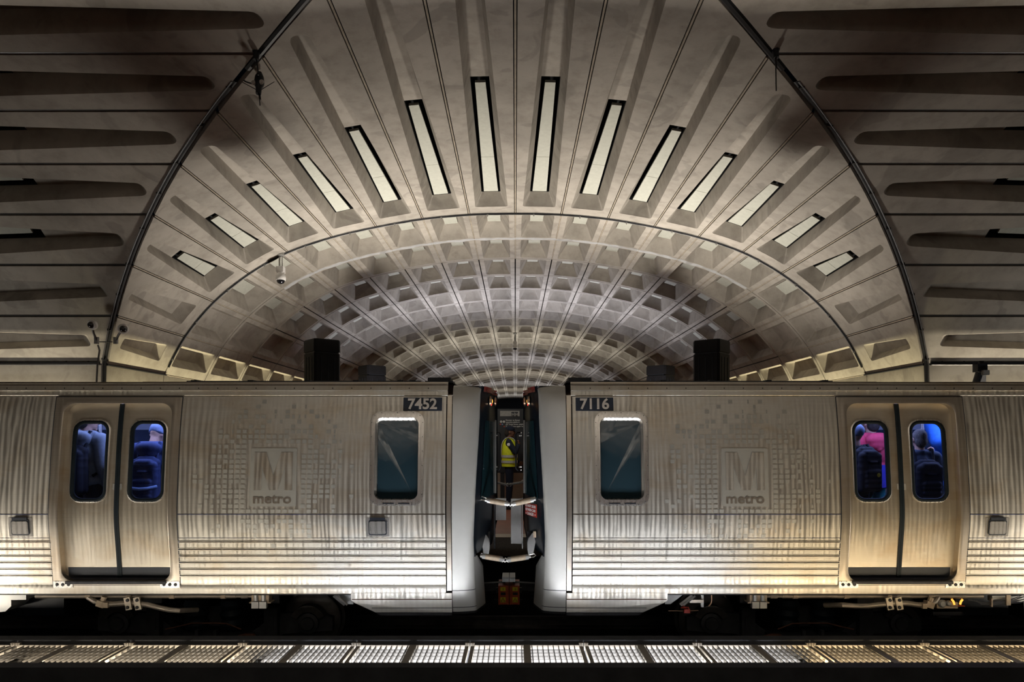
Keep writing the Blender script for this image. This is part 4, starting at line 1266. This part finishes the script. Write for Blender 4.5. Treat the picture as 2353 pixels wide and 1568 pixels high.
    for v in (1284, 1300, 1316, 1332, 1346, 1362, 1380, 1398, 1408):
        R = mrow(v, True)
        if v < 1316: R[-3:] = [R[-4] + (p - R[-4]) * (.25 + .75 * (v - 1284) / 32) for p in R[-3:]]
        ids = mb.pts(R)
        if prev: mb.bridge(prev, ids, 0, False)
        prev = ids
    mk = mb.build('cab_mask', M['mask'], base, 50)
    mb = MB(); prev = None
    for v in (1408, 1414):
        ids = mb.pts([p + Vector((0, .01 if v > 1410 else 0, 0)) for p in mrow(v, True)])
        if prev: mb.bridge(prev, ids, 0, False)
        prev = ids
    mb.build('mask_lip', M['dark_metal'], mk, 40)
    for v in (1357, 1397):
        mb = MB(); prev = None
        for vv in (v, v + 1.4):
            ids = mb.pts([p + Vector((0, -.002, 0)) for p in mrow(vv, True)[1:8]])
            if prev: mb.bridge(prev, ids, 0, False)
            prev = ids
        mb.build('mask_seam', M['dark_metal'], mk, 0)
    # --- front face bulging into the gap
    YM = D + 1.52
    def plan(v):
        uc = ucor(v); z = zrow(v); y = ysm(z) + top.get(v, 0)
        h = [(uc + .005, y + .09), (uc - .02, y + .14), (uc - .055, y + .26), (uc - .10, y + .45), (.245, y + .70), (.20, y + .95), (.185, YM - .38), (.183, YM - .375), (.21, YM - .36), (.21, YM)]
        if v > 1240: h = [(u + (v - 1240) * .0012 * (i > 1), yy) for i, (u, yy) in enumerate(h)]
        return h
    def fpts(v, off=0.0, k0=0, k1=None):
        z = zrow(v); h = plan(v)
        full = h + [(u, 2 * YM - y) for u, y in h[-2::-1]]
        full = full[k0:k1]
        return [Vector((c.X(u - off), y, z)) for u, y in full]
    vr = [886, 893, 905, 925, 945, 966, 1010, 1060, 1110, 1150, 1200, 1240, 1284]
    mb = MB(); ids0 = None; allr = []
    for v in vr:
        R = fpts(v); back = [Vector((c.X(.60), p.y, p.z)) for p in (R[-1], R[0])]
        allr.append(R + back)
    mb.loft(allr)
    ff = mb.build('front_face', M['navy'], base, 45)
    # windshield, both halves, and a grey tube standing in for its vertical reflection
    for k0, k1 in ((2, 6),):
        mb = MB(); prev = None
        for v in (966, 985, 1010, 1060, 1110, 1140, 1152):
            ids = mb.pts(fpts(v, .006, k0, k1))
            if prev: mb.bridge(prev, ids, 0, False)
            prev = ids
        mb.build('windshield', M['shield_glass'], ff, 45)
    for kk, vb in ((5, 1150),):
        mb = MB(); mb.tube([fpts(v, .014, kk, kk + 1)[0] for v in (962, 972, 1010, 1060, 1110, vb)], .012, 6); mb.build('windshield_reflection', M['grey'], ff)
    # top marker lamps
    mb = MB(); prev = None
    for v in (886, 889, 893, 899):
        ids = mb.pts(fpts(v, .012, 1, 8))
        if prev: mb.bridge(prev, ids, 0, False)
        prev = ids
    mb.build('marker_lens', M['dark_red'], ff, 45)
    for v, k, m, r in ((918, 3, 'grey', .05), (916, 4, 'amber', .030), (926, 3, 'red_led', .018), (914, 5, 'dark_red', .05)):
        p = fpts(v, .012, k, k + 1)[0]
        mb = MB(); mb.lathe([(r, -.01), (r * .9, .01), (r * .4, .018)], p, (-sg, 0, 0), 14); mb.build('tail_lamp', M[m], ff)
        mb = MB(); mb.lathe([(r * 1.2, -.012), (r * 1.2, .006), (r, .006)], p, (-sg, 0, 0), 14); mb.build('lamp_rim', M['copper' if m != 'red_led' else 'black'], ff)
    # grey end panels, end door post, fitting brackets
    def endbox(name, x0, x1, v0, v1, Y, mat, dep=.05):
        a, b = pix(x0, v1, Y), pix(x1, v0, Y)
        mb = MB(); mb.box2((a.x, Y, a.z), (b.x, Y + dep, b.z)); return mb.build(name, M[mat], base, 0)
    if sg < 0:
        endbox('end_panel', 1139, 1163, 1146, 1196, 8.75, 'grey'); endbox('end_post', 1135, 1138, 1145, 1262, 8.72, 'dark_metal')
        endbox('tan_bracket', 1103, 1109, 1188, 1198, 8.25, 'tan_plastic')
        endbox('end_step', 1105, 1126, 1222, 1262, 8.5, 'dark_metal')
    else:
        endbox('end_panel', 1174, 1198, 1147, 1250, 8.75, 'grey'); endbox('end_post', 1199, 1201.5, 1145, 1262, 8.72, 'grey')
        endbox('tan_bracket', 1225, 1232, 1222, 1236, 8.25, 'tan_plastic')
        endbox('end_step', 1211, 1232, 1222, 1262, 8.5, 'dark_metal')
    # curved end step covers
    xs = (1104, 1125) if sg < 0 else (1233, 1212)
    Y = 8.42; mb = MB()
    L = [pix(xs[0], 1219, Y), pix(xs[0] + (xs[1] - xs[0]) * .45, 1226, Y), pix(xs[1] - (xs[1] - xs[0]) * .1, 1238, Y), pix(xs[1], 1248, Y), pix(xs[1], 1262, Y), pix(xs[1] - (xs[1] - xs[0]) * .12, 1276, Y), pix(xs[0] + (xs[1] - xs[0]) * .4, 1276, Y), pix(xs[0] + (xs[1] - xs[0]) * .15, 1250, Y)]
    a = mb.pts(L); b = mb.pts([p + Vector((0, .06, 0)) for p in L]); mb.face(a); mb.bridge(a, b); mb.face(b[::-1]); mb.build('step_cover', M['grey'], base, 30)
    # grab bar beside the end door
    xg = 1149.5 if sg < 0 else 1185.5
    s_ = -1 if sg < 0 else 1
    mb = MB(); mb.tube([pix(xg + s_ * 10, 995, 9.0), pix(xg + s_ * 3, 994.5, 8.9), pix(xg, 998, 8.9), pix(xg, 1040, 8.9), pix(xg, 1076, 8.9), pix(xg + s_ * 3, 1080.5, 8.9), pix(xg + s_ * 10, 1081, 9.0)], .0095, 8); mb.build('grab_bar', M['black_cable'], base)
    for v in (995.5, 1002, 1074, 1081): 
        q = pix(xg + s_ * 10, v, 9.0); mb = MB(); mb.tube([q + Vector((-.02, 0, 0)), q + Vector((.02, 0, .004))], .009, 6); mb.build('grab_bar_clip', M['bright_steel'], base)
    # --- coupler head with hinged covers and warning labels
    hx = (1145.0, 1169.5) if sg < 0 else (1170.8, 1194)
    Yc_ = 9.15
    a, b = pix(hx[0], 1390, Yc_), pix(hx[1], 1346.5, Yc_)
    mb = MB(); mb.box2((a.x, Yc_, a.z), (b.x, Yc_ + .4, b.z)); cov = mb.build('coupler_cover', M['orange'], base, 0)
    mb = MB()
    for t in (.06, .94): mb.box2((a.x + (b.x - a.x) * t - .008, Yc_ - .012, a.z), (a.x + (b.x - a.x) * t + .008, Yc_, b.z))
    mb.build('cover_rib', M['orange'], cov, 0)
    ox = a.x + .028 if sg < 0 else a.x + .040
    for v0, v1, nm in ((1350, 1358.6, 'warning_label'), (1373, 1385, 'warning_label'), (1362, 1368, 'text_label')):
        p, q = pix(0, v1, Yc_), pix(0, v0, Yc_)
        mb = MB(); mb.box2((ox + (.0 if nm[0] == 'w' else .005), Yc_ - .004, p.z), (ox + .070, Yc_ - .001, q.z)); w = mb.build(nm, M['yellow' if nm[0] == 'w' else 'ink'], cov, 0)
        if v0 == 1373:
            mb = MB(); mb.tube([(ox + .006, Yc_ - .006, p.z + .010), (ox + .035, Yc_ - .006, q.z - .008), (ox + .064, Yc_ - .006, p.z + .010)], .004, 5)
            mb.tube([(ox + .006, Yc_ - .006, p.z + .010), (ox + .064, Yc_ - .006, p.z + .010)], .0025, 5)
            mb.tube([(ox + .035, Yc_ - .006, q.z - .030), (ox + .035, Yc_ - .006, p.z + .022)], .0035, 5); mb.build('warning_triangle', M['ink'], w)
        if v0 == 1350:
            mb = MB(); mb.box2((ox + .028, Yc_ - .007, p.z + .012), (ox + .050, Yc_ - .004, p.z + .016)); mb.box2((ox + .028, Yc_ - .007, p.z + .024), (ox + .046, Yc_ - .004, p.z + .028)); mb.box2((ox + .034, Yc_ - .007, p.z + .034), (ox + .042, Yc_ - .004, p.z + .038)); mb.build('label_print', M['ink'], w, 0)
    hb = (1154, 1169.5) if sg < 0 else (1170.8, 1184)
    a, b = pix(hb[0], 1338, Yc_), pix(hb[1], 1327, Yc_)
    mb = MB(); mb.box2((a.x, Yc_, a.z), (b.x, Yc_ + .3, b.z)); mb.box2((a.x + .02, Yc_ - .02, a.z + .02), (b.x - .01, Yc_, b.z - .02)); mb.build('coupler_head', M['grey'], base, 0)
    xr = c.X(.9); mb = MB(); mb.tube([((a.x + b.x) / 2, Yc_ + .2, a.z - .12), (xr, YM, ZBOT - .3)], .09, 10); mb.build('drawbar', M['dark_metal'], base)
    q = pix(1196 if sg > 0 else 1142, 1357, Yc_); mb = MB(); mb.box(q, (.03, .03, .07)); mb.build('coupler_pin', M['dark_metal'], base, 0)
    q = pix(1198 if sg > 0 else 1140, 1381, Yc_); mb = MB(); mb.box(q, (.045, .05, .03)); mb.build('coupler_lug', M['dark_metal'], base, 0)
    # --- roof gear
    u0 = .86; mb = MB(); zr = arch(D + .5)
    mb.box2((c.X(u0) - .14, D + .5, zr), (c.X(u0) + .14, D + .8, zr + .055)); mb.box2((c.X(u0) - .17, D + .48, zr - .01), (c.X(u0) + .17, D + .82, zr + .012)); mb.build('roof_box', M['black'], base, 0)
    mb = MB(); mb.tube([(c.X(u), D + .62, zr + .005) for u in (1.1, 1.3, 3.0, 4.0)], .020, 6); mb.tube([(c.X(u), D + .72, zr + .010) for u in (1.05, 1.5, 3.1, 4.6)], .012, 6)
    for u in (1.2, 1.35, 1.9, 2.5, 3.2, 3.9): mb.box((c.X(u), D + .66, zr + .012), (.07, .15, .04))
    mb.build('roof_cable', M['black'], base, 0)
    # --- bogie
    for wu in (2.475, 4.805):
        mb = MB(); ax = (0, 1, 0); x = c.X(wu); z = RAILTOP + .363
        for y in (8.56,):
            mb.lathe([(.10, -.02), (.32, -.02), (.357, 0), (.352, .11), (.385, .116), (.385, .14), (.10, .145)], (x, y, z), ax, 36)
            mb.lathe([(.10, -.02), (.32, -.02), (.357, 0), (.352, .11), (.385, .116), (.385, .14), (.10, .145)], (x, 2 * YM - y, z), (0, -1, 0), 36)
        mb.tube([(x, 8.6, z), (x, 2 * YM - 8.6, z)], .075, 12)
        w = mb.build('wheelset', M['wheel'], base, 40)
        mb = MB(); mb.lathe([(.01, -.17), (.075, -.17), (.085, -.15), (.125, -.14), (.125, -.06), (.15, -.04), (.15, .02)], (x, 8.52, z), ax, 30); mb.build('axle_bearing', M['dark_metal'], w, 40)
        mb = MB()
        arc = [Vector((x + cos(radians(a)) * .225, 8.36, z + sin(radians(a)) * .225)) for a in range(25, 156, 10)]
        arc2 = [Vector((x + cos(radians(a)) * .145, 8.36, z + sin(radians(a)) * .145)) for a in range(25, 156, 10)]
        i1, i2 = mb.pts(arc), mb.pts(arc2); j1 = mb.pts([p + Vector((0, .14, 0)) for p in arc]); j2 = mb.pts([p + Vector((0, .14, 0)) for p in arc2])
        mb.bridge(i1, i2, 0, False); mb.bridge(i1, j1, 0, False); mb.bridge(i2, j2, 0, False); mb.build('axle_box_arch', M['wheel'], w, 40)
    cu_ = 3.64
    mb = MB()
    top_ = [(-1.45, .42), (-1.2, .50), (-.75, .46), (-.45, .24), (.45, .24), (.75, .46), (1.2, .50), (1.45, .42)]
    bot_ = [(1.45, .26), (.85, .22), (.5, .06), (-.5, .06), (-.85, .22), (-1.45, .26)]
    L = [Vector((c.X(cu_ + a), 8.44, RAILTOP + b)) for a, b in top_ + bot_]
    a = mb.pts(L); b = mb.pts([p + Vector((0, .12, 0)) for p in L]); mb.face(a); mb.bridge(a, b); mb.face(b[::-1])
    L = [Vector((p.x, 2 * YM - p.y, p.z)) for p in L]; a = mb.pts(L); b = mb.pts([p + Vector((0, .12, 0)) for p in L]); mb.face(a); mb.bridge(a, b); mb.face(b[::-1])
    mb.box2((c.X(cu_ - .3), 8.5, RAILTOP + .3), (c.X(cu_ + .3), 2 * YM - 8.5, RAILTOP + .55)); bg = mb.build('bogie_frame', M['dark_metal'], base, 30)
    mb = MB()
    for t in (-.22, .22): mb.lathe([(.12, .30), (.15, .36), (.12, .42), (.15, .48), (.12, .54), (.15, .60), (.12, .66)], (c.X(cu_ + t), 8.42, RAILTOP), (0, 0, 1), 18)
    mb.build('air_spring', M['rubber'], bg)
    for t in (-.82, .62):
        mb = MB(); mb.box2((c.X(cu_ + t), 8.36, RAILTOP + .62), (c.X(cu_ + t + .2), 8.44, RAILTOP + .80)); mb.box2((c.X(cu_ + t + .02), 8.34, RAILTOP + .22), (c.X(cu_ + t + .18), 8.46, RAILTOP + .56)); mb.box2((c.X(cu_ + t + .06), 8.33, RAILTOP + .30), (c.X(cu_ + t + .14), 8.36, RAILTOP + .46)); mb.build('damper_bracket', M['dark_metal'], bg, 0)
    mb = MB(); mb.tube([(c.X(cu_ + a), 8.25, RAILTOP + b) for a, b in ((-.40, .33), (-.22, .40), (-.1, .405), (.20, .405), (.38, .36), (.52, .33))], .008, 6); mb.build('shoe_cable', M['rust'], bg)
    mb = MB(); mb.box2((c.X(cu_ - .5), 8.22, RAILTOP + .16), (c.X(cu_ + .5), 8.40, RAILTOP + .26))
    for t in (-.1, .12): mb.box2((c.X(cu_ + t - .02), 8.20, RAILTOP + .1), (c.X(cu_ + t + .02), 8.26, RAILTOP + .33))
    mb.build('shoe_beam', M['dark_metal'], bg, 0)
    mb = MB(); mb.lathe([(.03, -.12), (.07, -.10), (.085, 0), (.07, .10), (.03, .12)], (c.X(cu_ - .46), 8.24, RAILTOP + .2), (1, 0, .1), 12); mb.build('brake_cylinder', M['rust'], bg)
    # --- conduit and fittings hanging under the sill
    def UP_(u, v, y): return Vector((c.X(u), y, EZ + (V0 - v) * y / F))
    yp = D + .16
    mb = MB(); mb.tube([UP_(3.20, 1370.5, yp), UP_(5.55, 1370.5, yp)], .024, 10); cd = mb.build('sill_conduit', M['pipe'], base)
    mb = MB(); mb.tube([UP_(2.98, 1371, yp), UP_(3.22, 1371, yp)], .017, 8); mb.tube([UP_(3.06, 1371, yp), UP_(3.14, 1371, yp)], .026, 8); mb.build('conduit_coupling', M['pipe'], cd)
    for u in (3.35, 3.95, 4.45, 4.93):
        mb = MB(); mb.tube([UP_(u - .03, 1370.5, yp), UP_(u + .03, 1370.5, yp)], .031, 10); mb.box(UP_(u, 1367.5, yp), (.05, .05, .05)); mb.build('pipe_clamp', M['tan_plastic'], cd)
    mb = MB(); p = UP_(3.02 - .12, 1374, yp); mb.box(p, (.20, .12, .085)); mb.box(p + Vector((0, 0, -.045)), (.25, .13, .012)); jb = mb.build('junction_box', M['tan_plastic'], base, 0)
    for t in (-.045, .045):
        q = p + Vector((t, -.07, 0)); mb = MB(); mb.tube([q + Vector((0, 0, .05)), q + Vector((0, 0, -.02))], .026, 10); mb.box(q + Vector((0, 0, -.065)), (.08, .06, .075)); mb.build('cable_gland', M['grey'], jb, 30)
    yh = D + .10
    hp = [(4.93, 1374, yp), (4.82, 1383, yh), (4.74, 1387.5, yh), (4.62, 1389, yh), (4.48, 1387, yh), (4.36, 1386.5, yh), (4.22, 1390, yh), (4.08, 1397, yh), (3.96, 1402, yh), (3.84, 1404, yh), (3.72, 1402, yh + .2)] if sg < 0 else \
         [(5.02, 1374, yp), (4.95, 1384, yh), (4.88, 1389.5, yh), (4.78, 1391, yh), (4.62, 1387, yh), (4.46, 1386.5, yh), (4.32, 1390, yh), (4.18, 1393, yh), (4.02, 1393, yh), (3.88, 1391, yh), (3.76, 1391, yh + .2)]
    mb = MB(); mb.tube([UP_(*q) for q in hp], .030, 10); hs = mb.build('air_hose', M['pipe'], base)
    q = UP_(*hp[2]); mb = MB(); mb.box(q, (.09, .08, .07), 0, Matrix.Rotation(.3, 3, 'Y')); mb.tube([q, q + Vector((.03, 0, .08))], .03, 8); mb.box(q + Vector((sg * -.07, -.01, -.01)), (.05, .075, .06)); mb.build('hose_fitting', M['tan_plastic'], hs, 0)
    k = 5 if sg < 0 else 5
    for t in (-.055, .055):
        q = UP_(hp[k][0] + t, hp[k][1] + 1, yh - .03); mb = MB(); mb.box(q, (.072, .03, .145), 0, Matrix.Rotation(-.2 * 1, 3, 'Y')); pl_ = mb.build('hose_clamp', M['pipe'], hs, 0)
        mb = MB()
        for dz in (-.042, .042): mb.lathe([(.020, 0), (.018, .012), (.01, .014)], q + Vector((0, -.015, dz)), (0, -1, 0), 8)
        mb.build('clamp_bolt', M['dark_metal'], pl_)
    # bracket beside the skirt
    mb = MB(); a_, b_ = UP_(2.05, 1369, yp - .02), UP_(1.92, 1390, yp - .02)
    if sg > 0: a_, b_ = UP_(2.14, 1369, yp - .02), UP_(2.0, 1391, yp - .02)
    mb.tube([a_, b_], .022, 6); mb.tube([a_ + Vector((.03, -.02, 0)), b_ + Vector((.03, -.02, 0))], .012, 6); mb.build('skirt_brace', M['grey'], base, 0)
    mb = MB(); L = [UP_(u, v, yp + .05) for u, v in ((1.84, 1366), (2.06, 1366), (1.9, 1389), (1.84, 1389))]
    a = mb.pts(L); b = mb.pts([p + Vector((0, .02, 0)) for p in L]); mb.face(a); mb.bridge(a, b); mb.face(b[::-1]); mb.build('skirt_gusset', M['grey'], base, 0)
    # underfloor equipment
    mb = MB(); mb.box2((c.X(5.45), 8.35, ZBOT - .36), (c.X(6.1), 9.2, ZBOT - .03)); mb.box2((c.X(6.25), 8.3, ZBOT - .4), (c.X(7.4), 9.2, ZBOT - .03)); mb.build('equipment_box', M['navy'], base, 0)
    return base, c

left, cl = build_car(-1, '7452', 'brushed steel subway car numbered 7452, left of the gap', 11)
right, cr = build_car(1, '7116', 'brushed steel subway car numbered 7116, right of the gap', 23)

# extras seen on one car only
def RP(x, v, y): return pix(x, v, y)
yq = D + .18
mb = MB(); a, b = RP(-8, 1400, yq), RP(60, 1366, yq)
L = [RP(-8, 1366, yq), RP(60, 1366, yq), RP(60, 1379, yq), RP(25.5, 1379.5, yq), RP(25.5, 1394, yq), RP(12, 1406, yq), RP(-8, 1408, yq)]
i = mb.pts(L); j = mb.pts([p + Vector((0, .3, 0)) for p in L]); mb.face(i); mb.bridge(i, j); mb.face(j[::-1]); mb.build('equipment_cover', M['mask'], left, 0)
mb = MB(); L = [RP(1611, 1366, yq), RP(1617, 1366, yq), RP(1617, 1396, yq), RP(1611, 1396, yq)]
i = mb.pts(L); j = mb.pts([p + Vector((0, .03, 0)) for p in L]); mb.face(i); mb.bridge(i, j); mb.face(j[::-1]); mb.build('hanger_strap', M['mask'], right, 0)
mb = MB(); p = RP(1600, 1382, yq - .03); mb.box(p, (.16, .03, .035)); mb.build('step_iron', M['pipe'], right, 0)
mb = MB(); mb.tube([RP(1635, 1366, yq), RP(1635.5, 1380, yq), RP(1634, 1387, yq), RP(1628, 1394, yq)], .010, 8); mb.build('copper_pipe', M['copper'], right)
mb = MB(); mb.tube([RP(1536, 1404.5, yq), RP(1570, 1404.5, yq)], .007, 6); mb.tube([RP(1586, 1404.2, yq), RP(1605, 1403.6, yq)], .007, 6); mb.build('brake_pipe', M['copper'], right)
mb = MB(); mb.box(RP(1578, 1404.5, yq), (.07, .04, .045)); mb.tube([RP(1566, 1392, yq - .02), RP(1574, 1395.5, yq - .02), RP(1582, 1396.5, yq - .02), RP(1582.5, 1402, yq - .02)], .007, 6); mb.tube([RP(1564, 1397, yq - .02), RP(1576, 1398, yq - .02)], .006, 6); mb.build('valve_handle', M['red'], right)
mb = MB(); mb.box2(tuple(RP(2153, 1399, yq)), tuple(RP(2186, 1379, yq + .12))); fb = mb.build('fuse_box', M['tan_plastic'], right, 0)
mb = MB(); mb.lathe([(.045, -.02), (.05, 0), (.03, .02)], RP(2165, 1388, yq - .01), (0, -1, 0), 14); mb.lathe([(.03, -.02), (.034, 0), (.02, .02)], RP(2179, 1387, yq - .01), (0, -1, 0), 12); mb.build('fuse_cap', M['grey'], fb)
for x in (2190, 2207):
    mb = MB(); mb.tube([RP(x - 3 if x < 2200 else x + 5, 1378, yq), RP(x + 1, 1383, yq), RP(x + 3 if x < 2200 else x - 1, 1390, yq)], .012, 8); mb.build('amber_indicator', M['amber'], fb)
mb = MB(); mb.box2(tuple(RP(2183, 1394.5, yq)), tuple(RP(2214, 1391.5, yq + .03))); mb.build('fuse_bar', M['orange'], fb, 0)
mb = MB(); mb.box2(tuple(RP(2144, 1415.5, yq + .1)), tuple(RP(2206, 1405, yq + .14))); mb.box2(tuple(RP(2157, 1420, yq + .1)), tuple(RP(2180, 1415, yq + .13))); mb.build('fuse_bracket', M['dark_metal'], fb, 0)
mb = MB(); mb.box2(tuple(RP(2280, 1383, yq + .02)), tuple(RP(2341, 1366, yq + .10))); ct = mb.build('cable_tray', M['mask'], right, 0)
for k in range(4):
    mb = MB(); mb.tube([RP(2225 + k * 6, 1379 + k * .3, yq - .02), RP(2255, 1384 + k * 2, yq - .02), RP(2280, 1385.5 + k * 1.7, yq - .02), RP(2316, 1382 + k * 1.7, yq - .03), RP(2345, 1370 + k * 5, yq - .02), RP(2362, 1362 + k * 6, yq)], .006, 6); mb.build('cable', M['conduit'], ct)
mb = MB(); mb.box2(tuple(RP(2313, 1392, yq - .05)), tuple(RP(2320, 1366, yq - .03))); mb.box(RP(2278, 1385, yq - .03), (.015, .03, .10)); mb.build('cable_hanger', M['tan_plastic'], ct, 0)
# red notice on the right car's front
def notice():
    Y1, Y2 = 8.42, 8.12
    P = [pix(1206.8, 1155.5, Y1), pix(1232.5, 1160.5, Y2), pix(1233, 1190.5, Y2), pix(1206.5, 1181.5, Y1)]
    mb = MB(); i = mb.pts(P); j = mb.pts([p + Vector((.006, .006, 0)) for p in P]); mb.face(i); mb.bridge(i, j); mb.face(j[::-1])
    o = mb.build('warning_notice', M['red'], right, 0)
    ex = (P[1] - P[0]); wz = math.atan2(ex.y, ex.x); W = sqrt(ex.x ** 2 + ex.y ** 2)
    c0 = (P[0] + P[1] + P[2] + P[3]) / 4
    for k, s in enumerate(('DO NOT CROSS', 'BETWEEN CARS', 'DANGER')):
        p = c0 + Vector((-.004, -.004, .030 - k * .048))
        t = text('notice_text', s, p, .044 if k < 2 else .050, M['sign_white'], o, .001, .0006, 'CENTER', 90, .92, wz)
    for s in (-1, 1):
        q = c0 + Vector((cos(wz), sin(wz), 0)) * (s * W * .40) + Vector((-.003, -.003, -.05))
        mb = MB(); d = .014; ax = Vector((cos(wz), sin(wz), 0)); mb.face(mb.pts([q + ax * d, q + Vector((0, 0, d)), q - ax * d, q - Vector((0, 0, d))])); mb.build('notice_diamond', M['sign_white'], o, 0)
notice()

# ------------------------------------------------------------------ chained spring barriers between the cars
def barrier(lab, Y, seg, ends, r, mat):
    o = empty('intercar_barrier', pix((seg[0][0][0] + seg[1][1][0]) / 2, seg[0][1][1], Y), lab, 'safety barrier', 'spring barriers between the cars')
    for a, b in seg:
        p, q = pix(*a, Y), pix(*b, Y); d = (q - p).normalized()
        mb = MB(); n = 40
        path = [p + (q - p) * (i / n) for i in range(n + 1)]
        mb.tube(path, [r * (1 if i % 2 else .93) for i in range(n + 1)], 12); mb.build('spring_tube', M[mat], o, 60)
        for e, s in ((p, -1), (q, 1)):
            mb = MB(); mb.tube([e - d * s * .004, e + d * s * .035], r * .95, 10); mb.tube([e + d * s * .035, e + d * s * .06], r * .55, 8)
            mb.build('end_ferrule', M['grey'], o)
    m = (pix(*seg[0][1], Y) + pix(*seg[1][0], Y)) / 2
    mb = MB()
    for dx in (-.035, .0, .035): mb.tube([m + Vector((dx + .022 * cos(t * pi / 4), .004 * dx, .022 * sin(t * pi / 4) - .01)) for t in range(9)], .006, 6)
    mb.build('link_ring', M['bright_steel'], o)
    for e, (hx, hv) in zip((seg[0][0], seg[1][1]), ends):
        p, q = pix(*e, Y), pix(hx, hv, Y); dd = q - p; up = Vector((0, 0, .022))
        mb = MB(); mb.tube([p, p + dd * .4 + up, p + dd * .85 + up * 1.1, q, p + dd * .8 - up * .7, p + dd * .35 - up * .5, p], .006, 6); mb.build('snap_hook', M['bright_steel'], o)
barrier('upper spring barrier chained across the near side of the gap', 8.15, (((1126, 1151.5), (1160, 1157)), ((1185, 1157), (1219, 1150))), ((1102, 1145), (1231, 1147)), .034, 'tan_plastic')
barrier('lower spring barrier chained across the near side of the gap', 8.15, (((1115, 1279.5), (1148, 1285)), ((1174, 1286), (1208, 1281))), ((1105, 1276), (1231, 1277)), .034, 'tan_plastic')
barrier('thin spring barrier across the far side of the gap in front of the officer', 10.5, (((1142, 1109.5), (1158, 1113)), ((1176, 1113), (1196, 1109.5))), ((1132, 1107), (1203, 1107)), .018, 'grey')
# ------------------------------------------------------------------ lights of the station
def area(name, loc, direction, sx, sy, power, col, spread=180, roll=None):
    l = bpy.data.lights.new(name, 'AREA'); l.shape = 'RECTANGLE'; l.size = sx; l.size_y = sy
    l.energy = power; l.color = col; l.spread = radians(spread)
    o = bpy.data.objects.new(name, l); COL.objects.link(o); o.location = loc
    d = Vector(direction).normalized()
    o.rotation_euler = d.to_track_quat('-Z', 'Y' if abs(d.z) > .9 else 'Z').to_euler()
    return o
WARM, COOL, AMB, YEL = (1, .91, .78), (.90, .93, 1.0), (1, .79, .50), (1, .87, .54)
G, TG = 2.0, 6.0
# tubes in the trough between the tracks
for x0, x1, p, c in ((-20, -5, 120, WARM), (-5, -2.6, 22, (1, .90, .74)), (-2.6, 2.9, 54, (.93, .95, 1)), (2.9, 6.2, 34, AMB), (6.2, 20, 110, WARM)):
    area('trough_light', ((x0 + x1) / 2, 6.99, .55), (0, .8, 1), x1 - x0 - .1, .42, p * TG, c, 172)
# uplights along the far vault, one every five rings
for k, (p, c) in enumerate(((215, (1, .92, .81)), (200, (.90, .90, 1.0)), (150, (1, .95, .83)), (135, (.92, .92, 1.0)), (125, (1, .95, .85)), (120, (.95, .95, 1.0)), (120, (1, .95, .85)), (120, (1, 1, 1)))):
    y = Y0 - .6 + k * 5 * PITCH
    for x in (-4.0, 4.0) if k == 0 else (-3.2, 3.2):
        area('vault_uplight', (x, y, PLAT + .3), (0, 0, 1), .9, .9, p * G * (1 if k == 0 else .8), c, 124 if k == 0 else 112)
for s in (-1, 1): area('track_vault_uplight', (s * 13.2, 14.6, PLAT + .3), (0, 0, 1), .9, .9, 17 * G, (1, .96, .88), 130)
# the same system behind the camera and down the track vault
for x in (-2.3, 2.3):
  for y in (-6.2, -19.4): area('near_vault_uplight', (x, y, PLAT + .3), (0, 0, 1), 1.2, 1.2, 330 * G, (1, .96, .90), 130)
# cove strips at the foot of the far walls, behind the lip
def cove(c, length, along_y, p, col):
    o = area('cove_light', c, (0, 0, 1), 1, 1, p, col, 90)
    o.rotation_euler = (pi, 0, 0)
    o.data.energy *= 2.6
    if along_y: o.data.size, o.data.size_y = .05, length
    else: o.data.size, o.data.size_y = length, .05
for s in (-1, 1):
    for k in range(4):
        y = YC + H9 + k * 22
        cove((s * (WX - .25), y + 10.8, 3.3), 21.6, True, 90, YEL)
    cove((s * (H9 + 6.5), YC + WX - .25, 3.3), 13, False, 45, (1, .88, .66))
# small area light over the far platform, aimed at the officer
area('officer_area_light', (-.6, 13.6, 4.2), (.15, .5, -1), .5, .5, 14, (1, .95, .85))

w = bpy.data.worlds.new('station_dark'); SC.world = w; w.use_nodes = True
w.node_tree.nodes['Background'].inputs[0].default_value = (.02, .03, .05, 1); w.node_tree.nodes['Background'].inputs[1].default_value = .02

cam = bpy.data.cameras.new('camera'); co_ = bpy.data.objects.new('camera', cam); COL.objects.link(co_)
co_.location = (0, 0, EZ); co_.rotation_euler = (radians(90), 0, 0)
cam.sensor_width = 36; cam.lens = F / 2353 * 36
cam.shift_x = -(CX - 1176.5) / 2353; cam.shift_y = (V0 - 784) / 2353
cam.clip_end = 400
SC.camera = co_
vs = SC.view_settings
vs.view_transform = 'Standard'; vs.look = 'None'; vs.gamma = 1; vs.use_curve_mapping = False; vs.exposure = 0.0
SC.cycles.max_bounces = 6; SC.cycles.diffuse_bounces = 4; SC.cycles.glossy_bounces = 4; SC.cycles.transparent_max_bounces = 12
SC.cycles.caustics_reflective = False; SC.cycles.caustics_refractive = False
SC.cycles.sample_clamp_indirect = 4
